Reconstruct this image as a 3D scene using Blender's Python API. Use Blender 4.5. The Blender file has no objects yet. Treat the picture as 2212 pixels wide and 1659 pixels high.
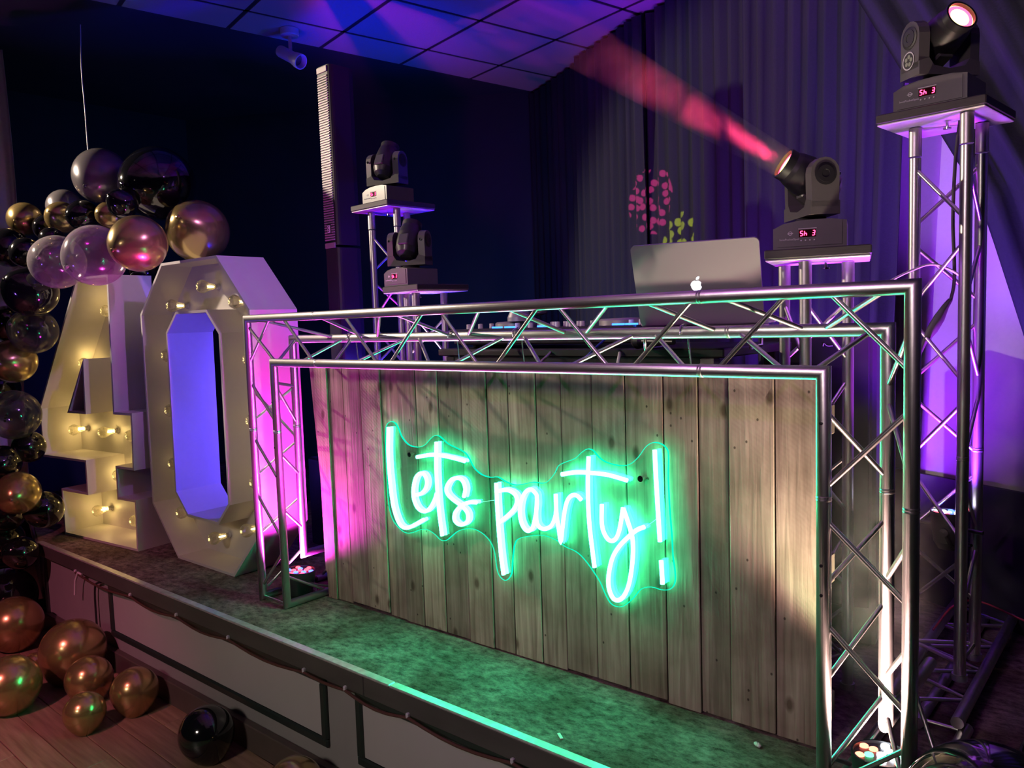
import bpy, math, random
from mathutils import Vector, Matrix
random.seed(7)
R = math.radians
sc = bpy.context.scene
col = sc.collection

# ------------------------------------------------------------------ camera, world, exposure
cam_d = bpy.data.cameras.new('camera')
cam_d.sensor_fit = 'HORIZONTAL'
cam_d.sensor_width = 36.0
cam_d.lens = 1703.72 / 2212 * 36.0
cam_d.clip_start = 0.05
cam = bpy.data.objects.new('camera', cam_d)
col.objects.link(cam)
_yaw, _pitch, _roll = 0.717988, 0.080000, -0.032402
_f = Vector((-math.sin(_yaw) * math.cos(_pitch), math.cos(_yaw) * math.cos(_pitch), -math.sin(_pitch)))
_r = Vector((math.cos(_yaw), math.sin(_yaw), 0))
_u = _r.cross(_f)
_r2 = math.cos(_roll) * _r + math.sin(_roll) * _u
_u2 = -math.sin(_roll) * _r + math.cos(_roll) * _u
cam.matrix_world = Matrix(((_r2.x, _u2.x, -_f.x, 3.06957), (_r2.y, _u2.y, -_f.y, -1.808576), (_r2.z, _u2.z, -_f.z, 1.184108), (0, 0, 0, 1)))
sc.camera = cam

world = bpy.data.worlds.new('world')
sc.world = world
world.use_nodes = True
world.node_tree.nodes['Background'].inputs[0].default_value = (0.25, 0.3, 0.8, 1)
world.node_tree.nodes['Background'].inputs[1].default_value = 0.035

vs = sc.view_settings
vs.view_transform = 'Standard'
vs.look = 'None'
vs.exposure = 0.3
vs.gamma = 1.0
vs.use_curve_mapping = False
sc.cycles.use_denoising = True
sc.cycles.max_bounces = 6
sc.cycles.diffuse_bounces = 3
sc.cycles.glossy_bounces = 4
sc.cycles.transparent_max_bounces = 16
sc.cycles.volume_bounces = 0
sc.cycles.sample_clamp_indirect = 4.0
sc.cycles.caustics_reflective = False
sc.cycles.caustics_refractive = False


def spot(name, loc, target, color, power, angle=60, blend=0.5, radius=0.05, parent=None):
    d = bpy.data.lights.new(name, 'SPOT')
    d.color = color
    d.energy = power
    d.spot_size = R(angle)
    d.spot_blend = blend
    d.shadow_soft_size = radius
    o = bpy.data.objects.new(name, d)
    col.objects.link(o)
    o.location = loc
    o.rotation_euler = (Vector(target) - Vector(loc)).to_track_quat('-Z', 'Y').to_euler()
    return o


# unseen hall lamps: downlights and disco lamps overhead, ceiling wash from below
spot('hall_downlight', (-3.3, -1.4, 2.9), (-0.6, 0.6, 1.75), (1.0, 0.80, 0.62), 560, 42, 0.4, 0.05)
spot('hall_downlight', (1.8, -5.2, 2.9), (1.5, 0.2, 0.4), (1.0, 0.83, 0.74), 330, 58, 0.8, 0.45)
spot('disco_lamp', (0.6, -3.4, 2.9), (-1.3, -1.3, -0.53), (1.0, 0.24, 0.38), 340, 44, 0.9, 0.05)
spot('disco_lamp', (2.75, 0.1, 2.93), (-0.55, 0.2, 1.45), (0.55, 0.22, 1.0), 150, 22, 0.9, 0.05)
spot('disco_lamp', (2.2, -3.4, 2.9), (1.6, 0.1, 1.3), (0.80, 0.10, 1.0), 70, 45, 0.9, 0.05)
spot('ceiling_wash', (-0.6, -2.6, 0.2), (-0.4, 1.2, 3.0), (0.27, 0.11, 1.0), 26, 75, 0.9, 0.08)
spot('violet_fill', (1.72, 1.35, 0.2), (2.05, 1.75, 1.5), (0.26, 0.02, 1.0), 200, 110, 0.9, 0.08)  # unseen fill, added to bring purple onto the back curtain
spot('blue_fill', (0.7, 1.5, 0.3), (-1.3, 2.7, 1.5), (0.0, 0.14, 0.60), 70, 120, 0.9, 0.08)  # unseen fill, added to lift the dark left wall to navy
spot('blue_fill', (1.25, 1.95, 0.12), (-0.45, 0.9, 2.25), (0.0, 0.01, 1.0), 150, 30, 0.8, 0.05)  # unseen fill, added for the blue on the column loudspeaker's side
spot('blue_fill', (0.12, 1.02, 0.80), (-0.95, 0.2, 0.75), (0.09, 0.05, 1.0), 170, 70, 0.9, 0.06)  # unseen fill hanging in mid-air, added for the blue inside the zero


# ------------------------------------------------------------------ materials
MATS = {}


def nodes_of(m):
    m.use_nodes = True
    nt = m.node_tree
    nt.nodes.clear()
    out = nt.nodes.new('ShaderNodeOutputMaterial')
    return nt, out


def pbr(name, color, rough=0.5, metal=0.0, coat=0.0, noise=0.0, scale=20.0, bump=0.0, spec=0.5, stretch=(1, 1, 1)):
    m = bpy.data.materials.new(name)
    nt, out = nodes_of(m)
    b = nt.nodes.new('ShaderNodeBsdfPrincipled')
    b.inputs['Base Color'].default_value = (*color, 1)
    b.inputs['Roughness'].default_value = rough
    b.inputs['Metallic'].default_value = metal
    b.inputs['Coat Weight'].default_value = coat
    b.inputs['Specular IOR Level'].default_value = spec
    nt.links.new(b.outputs[0], out.inputs[0])
    if noise or bump:
        tc = nt.nodes.new('ShaderNodeTexCoord')
        mp = nt.nodes.new('ShaderNodeMapping')
        mp.inputs['Scale'].default_value = stretch
        nt.links.new(tc.outputs['Object'], mp.inputs[0])
        n = nt.nodes.new('ShaderNodeTexNoise')
        n.inputs['Scale'].default_value = scale
        n.inputs['Detail'].default_value = 5
        nt.links.new(mp.outputs[0], n.inputs['Vector'])
        if noise:
            mx = nt.nodes.new('ShaderNodeMix')
            mx.data_type = 'RGBA'
            mx.inputs[6].default_value = (*[max(0, c * (1 - noise)) for c in color], 1)
            mx.inputs[7].default_value = (*[min(1, c * (1 + noise)) for c in color], 1)
            nt.links.new(n.outputs[0], mx.inputs[0])
            nt.links.new(mx.outputs[2], b.inputs['Base Color'])
        if bump:
            bp = nt.nodes.new('ShaderNodeBump')
            bp.inputs['Strength'].default_value = bump
            bp.inputs['Distance'].default_value = 0.01
            nt.links.new(n.outputs[0], bp.inputs['Height'])
            nt.links.new(bp.outputs[0], b.inputs['Normal'])
    MATS[name] = m
    return m


def emit(name, color, strength):
    m = bpy.data.materials.new(name)
    nt, out = nodes_of(m)
    e = nt.nodes.new('ShaderNodeEmission')
    e.inputs[0].default_value = (*color, 1)
    e.inputs[1].default_value = strength
    nt.links.new(e.outputs[0], out.inputs[0])
    MATS[name] = m
    return m


def clear(name, tint, body, gloss=0.08, rough=0.05, milky=0.1):
    """thin see-through skin: transparent + a little diffuse + fresnel gloss"""
    m = bpy.data.materials.new(name)
    nt, out = nodes_of(m)
    tr = nt.nodes.new('ShaderNodeBsdfTransparent')
    tr.inputs[0].default_value = (*tint, 1)
    df = nt.nodes.new('ShaderNodeBsdfDiffuse')
    df.inputs[0].default_value = (*body, 1)
    gl = nt.nodes.new('ShaderNodeBsdfGlossy')
    gl.inputs['Roughness'].default_value = rough
    lw = nt.nodes.new('ShaderNodeLayerWeight')
    lw.inputs[0].default_value = 0.35
    ma = nt.nodes.new('ShaderNodeMath')
    ma.operation = 'MULTIPLY_ADD'
    ma.inputs[1].default_value = 0.8
    ma.inputs[2].default_value = milky
    nt.links.new(lw.outputs['Facing'], ma.inputs[0])
    mu = nt.nodes.new('ShaderNodeMath')
    mu.operation = 'MULTIPLY'
    mu.inputs[1].default_value = min(1.0, milky * 4)
    nt.links.new(ma.outputs[0], mu.inputs[0])
    m1 = nt.nodes.new('ShaderNodeMixShader')
    nt.links.new(mu.outputs[0], m1.inputs[0])
    nt.links.new(tr.outputs[0], m1.inputs[1])
    nt.links.new(df.outputs[0], m1.inputs[2])
    mg = nt.nodes.new('ShaderNodeMath')
    mg.operation = 'MULTIPLY_ADD'
    mg.inputs[1].default_value = 0.5
    mg.inputs[2].default_value = gloss
    nt.links.new(lw.outputs['Fresnel'], mg.inputs[0])
    m2 = nt.nodes.new('ShaderNodeMixShader')
    nt.links.new(mg.outputs[0], m2.inputs[0])
    nt.links.new(m1.outputs[0], m2.inputs[1])
    nt.links.new(gl.outputs[0], m2.inputs[2])
    nt.links.new(m2.outputs[0], out.inputs[0])
    MATS[name] = m
    return m


def wood_mat(name, c1, c2, vscale=1.0, saw=0.0):
    """weathered pallet board: grain along local Z, knots, a random tone for each board"""
    m = bpy.data.materials.new(name)
    nt, out = nodes_of(m)
    N = nt.nodes.new
    L = nt.links.new
    b = N('ShaderNodeBsdfPrincipled')
    b.inputs['Roughness'].default_value = 0.75
    L(b.outputs[0], out.inputs[0])
    tc = N('ShaderNodeTexCoord')
    oi = N('ShaderNodeObjectInfo')
    mul = N('ShaderNodeMath'); mul.operation = 'MULTIPLY'; mul.inputs[1].default_value = 37.0
    L(oi.outputs['Random'], mul.inputs[0])
    add = N('ShaderNodeVectorMath'); add.operation = 'ADD'
    L(tc.outputs['Object'], add.inputs[0])
    L(mul.outputs[0], add.inputs[1])
    mp = N('ShaderNodeMapping'); mp.inputs['Scale'].default_value = (28 * vscale, 28 * vscale, 1.3 * vscale)
    L(add.outputs[0], mp.inputs[0])
    n1 = N('ShaderNodeTexNoise'); n1.inputs['Scale'].default_value = 2.2; n1.inputs['Detail'].default_value = 7; n1.inputs['Distortion'].default_value = 0.8
    L(mp.outputs[0], n1.inputs['Vector'])
    ramp = N('ShaderNodeValToRGB')
    ramp.color_ramp.elements[0].position = 0.3; ramp.color_ramp.elements[0].color = (*c1, 1)
    ramp.color_ramp.elements[1].position = 0.72; ramp.color_ramp.elements[1].color = (*c2, 1)
    L(n1.outputs[0], ramp.inputs[0])
    # large stains
    n2 = N('ShaderNodeTexNoise'); n2.inputs['Scale'].default_value = 5.0; n2.inputs['Detail'].default_value = 4
    L(add.outputs[0], n2.inputs['Vector'])
    mxs = N('ShaderNodeMix'); mxs.data_type = 'RGBA'; mxs.blend_type = 'MULTIPLY'
    r2 = N('ShaderNodeValToRGB')
    r2.color_ramp.elements[0].position = 0.32; r2.color_ramp.elements[0].color = (0.6, 0.57, 0.53, 1)
    r2.color_ramp.elements[1].position = 0.6; r2.color_ramp.elements[1].color = (1, 1, 1, 1)
    L(n2.outputs[0], r2.inputs[0])
    mxs.inputs[0].default_value = 1.0
    L(ramp.outputs[0], mxs.inputs[6]); L(r2.outputs[0], mxs.inputs[7])
    # knots
    sx = N('ShaderNodeSeparateXYZ'); L(add.outputs[0], sx.inputs[0])

    def spots(su, sz, lo, hi, keep, dark):
        cb = N('ShaderNodeCombineXYZ')
        for src, dst, k_ in ((0, 0, su), (2, 1, sz)):
            q_ = N('ShaderNodeMath'); q_.operation = 'MULTIPLY'; q_.inputs[1].default_value = k_
            L(sx.outputs[src], q_.inputs[0]); L(q_.outputs[0], cb.inputs[dst])
        vo = N('ShaderNodeTexVoronoi'); vo.voronoi_dimensions = '2D'; vo.inputs['Scale'].default_value = 1.0
        L(cb.outputs[0], vo.inputs['Vector'])
        sep = N('ShaderNodeSeparateColor'); L(vo.outputs['Color'], sep.inputs[0])
        gt = N('ShaderNodeMath'); gt.operation = 'GREATER_THAN'; gt.inputs[1].default_value = keep
        L(sep.outputs[0], gt.inputs[0])
        rk_ = N('ShaderNodeMapRange'); rk_.inputs[1].default_value = lo; rk_.inputs[2].default_value = hi; rk_.inputs[3].default_value = 1.0; rk_.inputs[4].default_value = 0.0
        L(vo.outputs['Distance'], rk_.inputs[0])
        mu = N('ShaderNodeMath'); mu.operation = 'MULTIPLY'; L(rk_.outputs[0], mu.inputs[0]); L(gt.outputs[0], mu.inputs[1])
        mx_ = N('ShaderNodeMix'); mx_.data_type = 'RGBA'; mx_.inputs[6].default_value = (1, 1, 1, 1); mx_.inputs[7].default_value = (*dark, 1)
        L(mu.outputs[0], mx_.inputs[0])
        return mx_.outputs[2]
    k1 = spots(13 * vscale, 7 * vscale, 0.08, 0.20, 0.88, (0.24, 0.18, 0.14))
    k2 = spots(30 * vscale, 24 * vscale, 0.07, 0.12, 0.95, (0.10, 0.08, 0.07))
    rk = N('ShaderNodeMix'); rk.data_type = 'RGBA'; rk.blend_type = 'MULTIPLY'; rk.inputs[0].default_value = 1.0
    L(k1, rk.inputs[6]); L(k2, rk.inputs[7])
    mxk = N('ShaderNodeMix'); mxk.data_type = 'RGBA'; mxk.blend_type = 'MULTIPLY'; mxk.inputs[0].default_value = 0.85
    L(mxs.outputs[2], mxk.inputs[6]); L(rk.outputs[2], mxk.inputs[7])
    # per-board tone
    hsv = N('ShaderNodeHueSaturation')
    mr = N('ShaderNodeMapRange'); mr.inputs[3].default_value = 0.66; mr.inputs[4].default_value = 1.32
    L(oi.outputs['Random'], mr.inputs[0])
    L(mr.outputs[0], hsv.inputs['Value'])
    L(mxk.outputs[2], hsv.inputs['Color'])
    L(hsv.outputs[0], b.inputs['Base Color'])
    # relief: grain + diagonal saw marks
    wv = N('ShaderNodeTexWave'); wv.inputs['Scale'].default_value = 26; wv.inputs['Distortion'].default_value = 3.0; wv.inputs['Detail'].default_value = 2.0
    mw = N('ShaderNodeMapping'); mw.inputs['Rotation'].default_value = (0, R(52), 0)
    L(add.outputs[0], mw.inputs[0]); L(mw.outputs[0], wv.inputs['Vector'])
    ms = N('ShaderNodeMath'); ms.operation = 'MULTIPLY_ADD'; ms.inputs[1].default_value = saw
    L(wv.outputs['Fac'], ms.inputs[0]); L(n1.outputs[0], ms.inputs[2])
    bp = N('ShaderNodeBump'); bp.inputs['Strength'].default_value = 0.5; bp.inputs['Distance'].default_value = 0.004
    L(ms.outputs[0], bp.inputs['Height']); L(bp.outputs[0], b.inputs['Normal'])
    MATS[name] = m
    return m


ALU = pbr('aluminium', (0.62, 0.61, 0.60), 0.34, 1.0, noise=0.08, scale=30, bump=0.04)
ALU_D = pbr('scuffed_aluminium', (0.50, 0.49, 0.48), 0.42, 1.0, noise=0.25, scale=40)
BLACK = pbr('black_plastic', (0.018, 0.018, 0.02), 0.42, coat=0.1, noise=0.2, scale=60)
BLACK_M = pbr('black_metal', (0.02, 0.02, 0.022), 0.38, 0.2)
GREYPL = pbr('satin_dark_plastic', (0.10, 0.097, 0.092), 0.34, noise=0.1, scale=40)
RUBBER = pbr('black_rubber', (0.015, 0.015, 0.016), 0.6)
DARKWALL = pbr('dark_paint', (0.022, 0.032, 0.060), 0.8, noise=0.15, scale=3)
DADO = pbr('dark_dado', (0.03, 0.03, 0.045), 0.75, noise=0.15, scale=6)
WHITEWALL = pbr('white_wall', (0.42, 0.40, 0.41), 0.8, noise=0.05, scale=60, bump=0.1)
CLOTH = pbr('blackout_cloth', (0.014, 0.016, 0.034), 0.9, noise=0.25, scale=120, bump=0.1)
WCLOTH = pbr('white_cloth', (0.75, 0.70, 0.74), 0.9, noise=0.1, scale=60)
TILE = pbr('mineral_tile', (0.40, 0.38, 0.39), 0.9, noise=0.08, scale=90, bump=0.15)
GRIDB = pbr('grid_bar', (0.03, 0.03, 0.035), 0.6)
CARPET = None
LETTER = pbr('white_letter_board', (0.66, 0.62, 0.60), 0.48, noise=0.04, scale=30)
FASCIA = pbr('grey_painted_fascia', (0.30, 0.29, 0.285), 0.55, noise=0.1, scale=9)
FASCIA_P = pbr('pale_fascia_panel', (0.46, 0.44, 0.44), 0.35, noise=0.06, scale=5)
MOULD = pbr('dark_green_moulding', (0.022, 0.032, 0.030), 0.35)
LIP = pbr('worn_dark_timber', (0.075, 0.072, 0.065), 0.6, noise=0.45, scale=14, stretch=(0.3, 1, 1), bump=0.15)
NOSING = pbr('worn_metal_nosing', (0.60, 0.56, 0.56), 0.35, 0.55, noise=0.4, scale=40)
GOLD = pbr('gold_balloon', (0.45, 0.325, 0.125), 0.24, 0.75, coat=0.5)
BLKB = pbr('black_balloon', (0.006, 0.006, 0.008), 0.1, 0.0, coat=0.6)
GREYB = pbr('smoky_grey_balloon', (0.16, 0.145, 0.15), 0.24, 0.25, coat=0.6)
PLYTOP = pbr('black_painted_ply', (0.03, 0.028, 0.026), 0.6, noise=0.5, scale=25, stretch=(1, 1, 8))
PLYUND = pbr('pale_steel_plate', (0.5, 0.49, 0.5), 0.4, 0.4, noise=0.3, scale=18)
CABLEW = pbr('white_cable_sheath', (0.7, 0.68, 0.7), 0.5)
CABLEB = pbr('blue_cable_sheath', (0.03, 0.08, 0.45), 0.5)
CABLER = pbr('red_cable_sheath', (0.4, 0.03, 0.05), 0.5)
CABLEBR = pbr('brown_cable_sheath', (0.10, 0.045, 0.035), 0.4)
TAPE = pbr('yellowed_tape', (0.65, 0.42, 0.12), 0.5)
SILVER = pbr('silver_laptop_lid', (0.36, 0.345, 0.36), 0.42, 0.5)
PRINTW = pbr('white_print', (0.62, 0.62, 0.62), 0.6)
CHROME = pbr('chrome', (0.8, 0.8, 0.8), 0.12, 1.0)
GRILLE = pbr('grey_speaker_grille', (0.27, 0.25, 0.235), 0.5, 0.3)
WHITEPL = pbr('white_plastic', (0.6, 0.58, 0.62), 0.4)
PAPER = pbr('white_paper', (0.75, 0.78, 0.72), 0.8)
KNOT = pbr('balloon_knot_pale', (0.45, 0.40, 0.34), 0.4)
PAINTLEG = pbr('pale_table_leg', (0.42, 0.38, 0.38), 0.6)
TUBE_E = emit('neon_glow', (0.026, 1.0, 0.44), 48.0)
EDGE_GLOW = emit('painted_edge_glow', (0.0, 1.0, 0.5), 1.1)  # neon light carried to the acrylic rim, put in as emission
LED_RED = emit('red_led_digits', (1.0, 0.03, 0.10), 9.0)
LOGO_E = emit('backlit_logo', (0.95, 0.97, 1.0), 1.6)
BLUE_E = emit('blue_led_strip', (0.03, 0.16, 1.0), 4.0)
BULB_E = emit('warm_filament', (1.0, 0.70, 0.24), 90.0)
BULB_E2 = emit('dim_filament', (1.0, 0.72, 0.28), 10.0)
PAR_R = emit('red_led_lens', (1.0, 0.05, 0.08), 5.0)
PAR_B = emit('blue_led_lens', (0.05, 0.10, 1.0), 6.0)
PAR_W = emit('white_led_lens', (0.85, 0.90, 1.0), 12.0)
PAR_G = emit('green_led_lens', (0.10, 1.0, 0.38), 4.0)
PAR_O = emit('amber_led_lens', (1.0, 0.16, 0.10), 5.0)
BEAM_R = emit('red_beam_lens', (1.0, 0.05, 0.12), 5.0)
BEAM_Y = emit('yellow_beam_lens', (1.0, 0.85, 0.18), 5.0)
OFFLENS = pbr('unlit_lens', (0.05, 0.05, 0.06), 0.05, 0.0, coat=1.0)
SCREEN_BK = pbr('display_window', (0.03, 0.004, 0.006), 0.1)
ACRYL = clear('clear_acrylic', (0.97, 1.0, 0.98), (0.4, 0.6, 0.5), 0.02, 0.04, 0.02)
CLEARB = clear('clear_balloon_skin', (0.86, 0.83, 0.84), (0.72, 0.66, 0.66), 0.05, 0.12, 0.13)
SMOKYB = clear('smoky_clear_balloon_skin', (0.62, 0.62, 0.62), (0.22, 0.21, 0.21), 0.05, 0.10, 0.12)
BULBG = clear('faceted_bulb_plastic', (1.0, 0.97, 0.88), (0.85, 0.80, 0.62), 0.16, 0.08, 0.13)
PLANK = wood_mat('weathered_pallet_wood', (0.20, 0.158, 0.115), (0.44, 0.37, 0.285), 1.0, 0.0)
PLANK_S = wood_mat('saw_marked_pallet_wood', (0.25, 0.20, 0.148), (0.49, 0.41, 0.315), 1.0, 0.06)


def carpet():
    m = bpy.data.materials.new('trodden_carpet')
    nt, out = nodes_of(m)
    N = nt.nodes.new; L = nt.links.new
    b = N('ShaderNodeBsdfPrincipled'); b.inputs['Roughness'].default_value = 0.95; b.inputs['Specular IOR Level'].default_value = 0.1
    L(b.outputs[0], out.inputs[0])
    tc = N('ShaderNodeTexCoord')
    n1 = N('ShaderNodeTexNoise'); n1.inputs['Scale'].default_value = 34; n1.inputs['Detail'].default_value = 8; n1.inputs['Roughness'].default_value = 0.8
    mp = N('ShaderNodeMapping'); mp.inputs['Scale'].default_value = (0.6, 1.0, 1); mp.inputs['Rotation'].default_value = (0, 0, R(-20))
    L(tc.outputs['Object'], mp.inputs[0]); L(mp.outputs[0], n1.inputs['Vector'])
    n2 = N('ShaderNodeTexNoise'); n2.inputs['Scale'].default_value = 4; n2.inputs['Detail'].default_value = 4
    L(tc.outputs['Object'], n2.inputs['Vector'])
    r1 = N('ShaderNodeValToRGB')
    r1.color_ramp.elements[0].position = 0.34; r1.color_ramp.elements[0].color = (0.045, 0.028, 0.024, 1)
    r1.color_ramp.elements[1].position = 0.66; r1.color_ramp.elements[1].color = (0.42, 0.33, 0.29, 1)
    L(n1.outputs[0], r1.inputs[0])
    r2 = N('ShaderNodeValToRGB')
    r2.color_ramp.elements[0].position = 0.38; r2.color_ramp.elements[0].color = (0.5, 0.43, 0.40, 1)
    r2.color_ramp.elements[1].position = 0.65; r2.color_ramp.elements[1].color = (1, 1, 1, 1)
    L(n2.outputs[0], r2.inputs[0])
    mx = N('ShaderNodeMix'); mx.data_type = 'RGBA'; mx.blend_type = 'MULTIPLY'; mx.inputs[0].default_value = 1
    L(r1.outputs[0], mx.inputs[6]); L(r2.outputs[0], mx.inputs[7]); L(mx.outputs[2], b.inputs['Base Color'])
    bp = N('ShaderNodeBump'); bp.inputs['Strength'].default_value = 0.7; bp.inputs['Distance'].default_value = 0.006
    L(n1.outputs[0], bp.inputs['Height']); L(bp.outputs[0], b.inputs['Normal'])
    return m


def laminate():
    m = bpy.data.materials.new('oak_laminate')
    nt, out = nodes_of(m)
    N = nt.nodes.new; L = nt.links.new
    b = N('ShaderNodeBsdfPrincipled'); b.inputs['Roughness'].default_value = 0.38
    L(b.outputs[0], out.inputs[0])
    tc = N('ShaderNodeTexCoord'); oi = N('ShaderNodeObjectInfo')
    mul = N('ShaderNodeMath'); mul.operation = 'MULTIPLY'; mul.inputs[1].default_value = 23.0
    L(oi.outputs['Random'], mul.inputs[0])
    add = N('ShaderNodeVectorMath'); L(tc.outputs['Object'], add.inputs[0]); L(mul.outputs[0], add.inputs[1])
    mp = N('ShaderNodeMapping'); mp.inputs['Scale'].default_value = (1.5, 18, 1)
    L(add.outputs[0], mp.inputs[0])
    n = N('ShaderNodeTexNoise'); n.inputs['Scale'].default_value = 3; n.inputs['Detail'].default_value = 6
    L(mp.outputs[0], n.inputs['Vector'])
    r = N('ShaderNodeValToRGB')
    r.color_ramp.elements[0].position = 0.3; r.color_ramp.elements[0].color = (0.20, 0.125, 0.075, 1)
    r.color_ramp.elements[1].position = 0.75; r.color_ramp.elements[1].color = (0.38, 0.26, 0.165, 1)
    L(n.outputs[0], r.inputs[0])
    hsv = N('ShaderNodeHueSaturation'); mr = N('ShaderNodeMapRange'); mr.inputs[3].default_value = 0.82; mr.inputs[4].default_value = 1.15
    L(oi.outputs['Random'], mr.inputs[0]); L(mr.outputs[0], hsv.inputs['Value']); L(r.outputs[0], hsv.inputs['Color'])
    L(hsv.outputs[0], b.inputs['Base Color'])
    return m


CARPET = carpet()
LAMINATE = laminate()


# ------------------------------------------------------------------ mesh helpers
def frame_of(d):
    d = d.normalized()
    a = Vector((0, 0, 1)) if abs(d.z) < 0.9 else Vector((1, 0, 0))
    x = a.cross(d).normalized()
    return x, d.cross(x).normalized()


class MB:
    def __init__(self):
        self.v = []; self.f = []; self.s = []; self.mi = []

    def add(self, vs, fs, smooth=False, mi=0):
        o = len(self.v)
        self.v += [tuple(p) for p in vs]
        for f in fs:
            self.f.append([i + o for i in f]); self.s.append(smooth); self.mi.append(mi)

    def box(self, c, s, rot=None, mi=0):
        hx, hy, hz = s[0] / 2, s[1] / 2, s[2] / 2
        P = [Vector((x * hx, y * hy, z * hz)) for z in (-1, 1) for y in (-1, 1) for x in (-1, 1)]
        if rot is not None:
            P = [rot @ p for p in P]
        P = [p + Vector(c) for p in P]
        self.add(P, [(0, 2, 3, 1), (4, 5, 7, 6), (0, 1, 5, 4), (2, 6, 7, 3), (0, 4, 6, 2), (1, 3, 7, 5)], False, mi)
        return self

    def bbox(self, c, s, b=0.004, rot=None, mi=0):
        """box with chamfered vertical and horizontal edges"""
        hx, hy, hz = s[0] / 2, s[1] / 2, s[2] / 2
        b = min(b, hx * .9, hy * .9, hz * .9)
        prof = [(-hx + b, -hy), (hx - b, -hy), (hx, -hy + b), (hx, hy - b), (hx - b, hy), (-hx + b, hy), (-hx, hy - b), (-hx, -hy + b)]
        ins = [(x - math.copysign(b, x) * (abs(x) > hx - b * 1.01) * 0.9, y - math.copysign(b, y) * (abs(y) > hy - b * 1.01) * 0.9) for x, y in prof]
        rings = [[(x, y, -hz) for x, y in ins], [(x, y, -hz + b) for x, y in prof], [(x, y, hz - b) for x, y in prof], [(x, y, hz) for x, y in ins]]
        P = [Vector(p) for r_ in rings for p in r_]
        if rot is not None:
            P = [rot @ p for p in P]
        P = [p + Vector(c) for p in P]
        F = []
        for k in range(3):
            for i in range(8):
                j = (i + 1) % 8
                F.append((k * 8 + i, k * 8 + j, k * 8 + 8 + j, k * 8 + 8 + i))
        F.append(tuple(range(7, -1, -1))); F.append(tuple(range(24, 32)))
        self.add(P, F, False, mi)
        return self

    def path(self, pts, r, n=12, caps=True, closed=False, mi=0):
        """round tube along a polyline with mitred corners"""
        pts = [Vector(p) for p in pts]
        m = len(pts)
        rad = r if isinstance(r, (list, tuple)) else None
        r0 = rad[0] if rad else r
        d0 = (pts[1] - pts[0]).normalized()
        x, y = frame_of(d0)
        ring = [pts[0] + x * (math.cos(2 * math.pi * k / n) * r0) + y * (math.sin(2 * math.pi * k / n) * r0) for k in range(n)]
        rings = [ring]
        for i in range(1, m):
            din = (pts[i] - pts[i - 1]).normalized()
            dout = (pts[i + 1] - pts[i]).normalized() if i < m - 1 else din
            nn = din + dout
            if nn.length < 1e-6:
                nn = din
            nn.normalize()
            den = max(0.25, din.dot(nn))
            new = [p + din * ((pts[i] - p).dot(nn) / den) for p in rings[-1]]
            if rad:
                sc_ = rad[i] / max(1e-6, rad[i - 1])
                new = [pts[i] + (p - pts[i]) * sc_ for p in new]
            rings.append(new)
        V = [p for q in rings for p in q]
        F = []
        for i in range(m - 1):
            for k in range(n):
                j = (k + 1) % n
                F.append((i * n + k, i * n + j, i * n + n + j, i * n + n + k))
        self.add(V, F, True, mi)
        if caps:
            self.add(rings[0], [tuple(range(n - 1, -1, -1))], False, mi)
            self.add(rings[-1], [tuple(range(n))], False, mi)
        return self

    def lathe(self, prof, n=24, c=(0, 0, 0), rot=None, smooth=True, mi=0, sharp=True):
        """profile [(r,z)] turned about local Z; each segment keeps its own vertices when sharp"""
        C = Vector(c)

        def ring(r_, z_):
            ps = [Vector((math.cos(2 * math.pi * k / n) * r_, math.sin(2 * math.pi * k / n) * r_, z_)) for k in range(n)]
            if rot is not None:
                ps = [rot @ p for p in ps]
            return [p + C for p in ps]
        if sharp:
            for (r0, z0), (r1, z1) in zip(prof[:-1], prof[1:]):
                V = ring(max(r0, 1e-5), z0) + ring(max(r1, 1e-5), z1)
                self.add(V, [(k, (k + 1) % n, n + (k + 1) % n, n + k) for k in range(n)], smooth, mi)
        else:
            V = []
            for r0, z0 in prof:
                V += ring(max(r0, 1e-5), z0)
            F = []
            for i in range(len(prof) - 1):
                F += [(i * n + k, i * n + (k + 1) % n, i * n + n + (k + 1) % n, i * n + n + k) for k in range(n)]
            self.add(V, F, smooth, mi)
        return self

    def prism(self, poly, y0, y1, mi=0, side_mi=None):
        """poly [(u,z)] in the local XZ plane, extruded along Y from y0 to y1"""
        n = len(poly)
        A = [(u, y0, z) for u, z in poly]; B = [(u, y1, z) for u, z in poly]
        self.add(A, [tuple(range(n))], False, mi)
        self.add(B, [tuple(range(n - 1, -1, -1))], False, mi)
        self.add(A + B, [(i, n + i, n + (i + 1) % n, (i + 1) % n) for i in range(n)], False, mi if side_mi is None else side_mi)
        return self

    def build(self, name, mat, parent=None, loc=None, rotz=None, kind=None):
        me = bpy.data.meshes.new(name)
        me.from_pydata(self.v, [], self.f)
        mats = mat if isinstance(mat, (list, tuple)) else [mat]
        for m in mats:
            me.materials.append(m)
        me.polygons.foreach_set('use_smooth', self.s)
        me.polygons.foreach_set('material_index', self.mi)
        me.update()
        o = bpy.data.objects.new(name, me)
        col.objects.link(o)
        if parent is not None:
            o.parent = parent
        if loc is not None:
            o.location = loc
        if rotz is not None:
            o.rotation_euler = (0, 0, rotz)
        if kind:
            o['kind'] = kind
        return o


def thing(name, label, cat, loc=(0, 0, 0), rotz=0.0, group=None):
    o = bpy.data.objects.new(name, None)
    o.empty_display_size = 0.1
    col.objects.link(o)
    o.location = loc
    o.rotation_euler = (0, 0, rotz)
    return tag(o, label, cat, group)


def tag(o, label, cat, group=None):
    o['label'] = label; o['category'] = cat
    if group:
        o['group'] = group
    return o


def structure(o):
    o['kind'] = 'structure'
    return o


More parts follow.
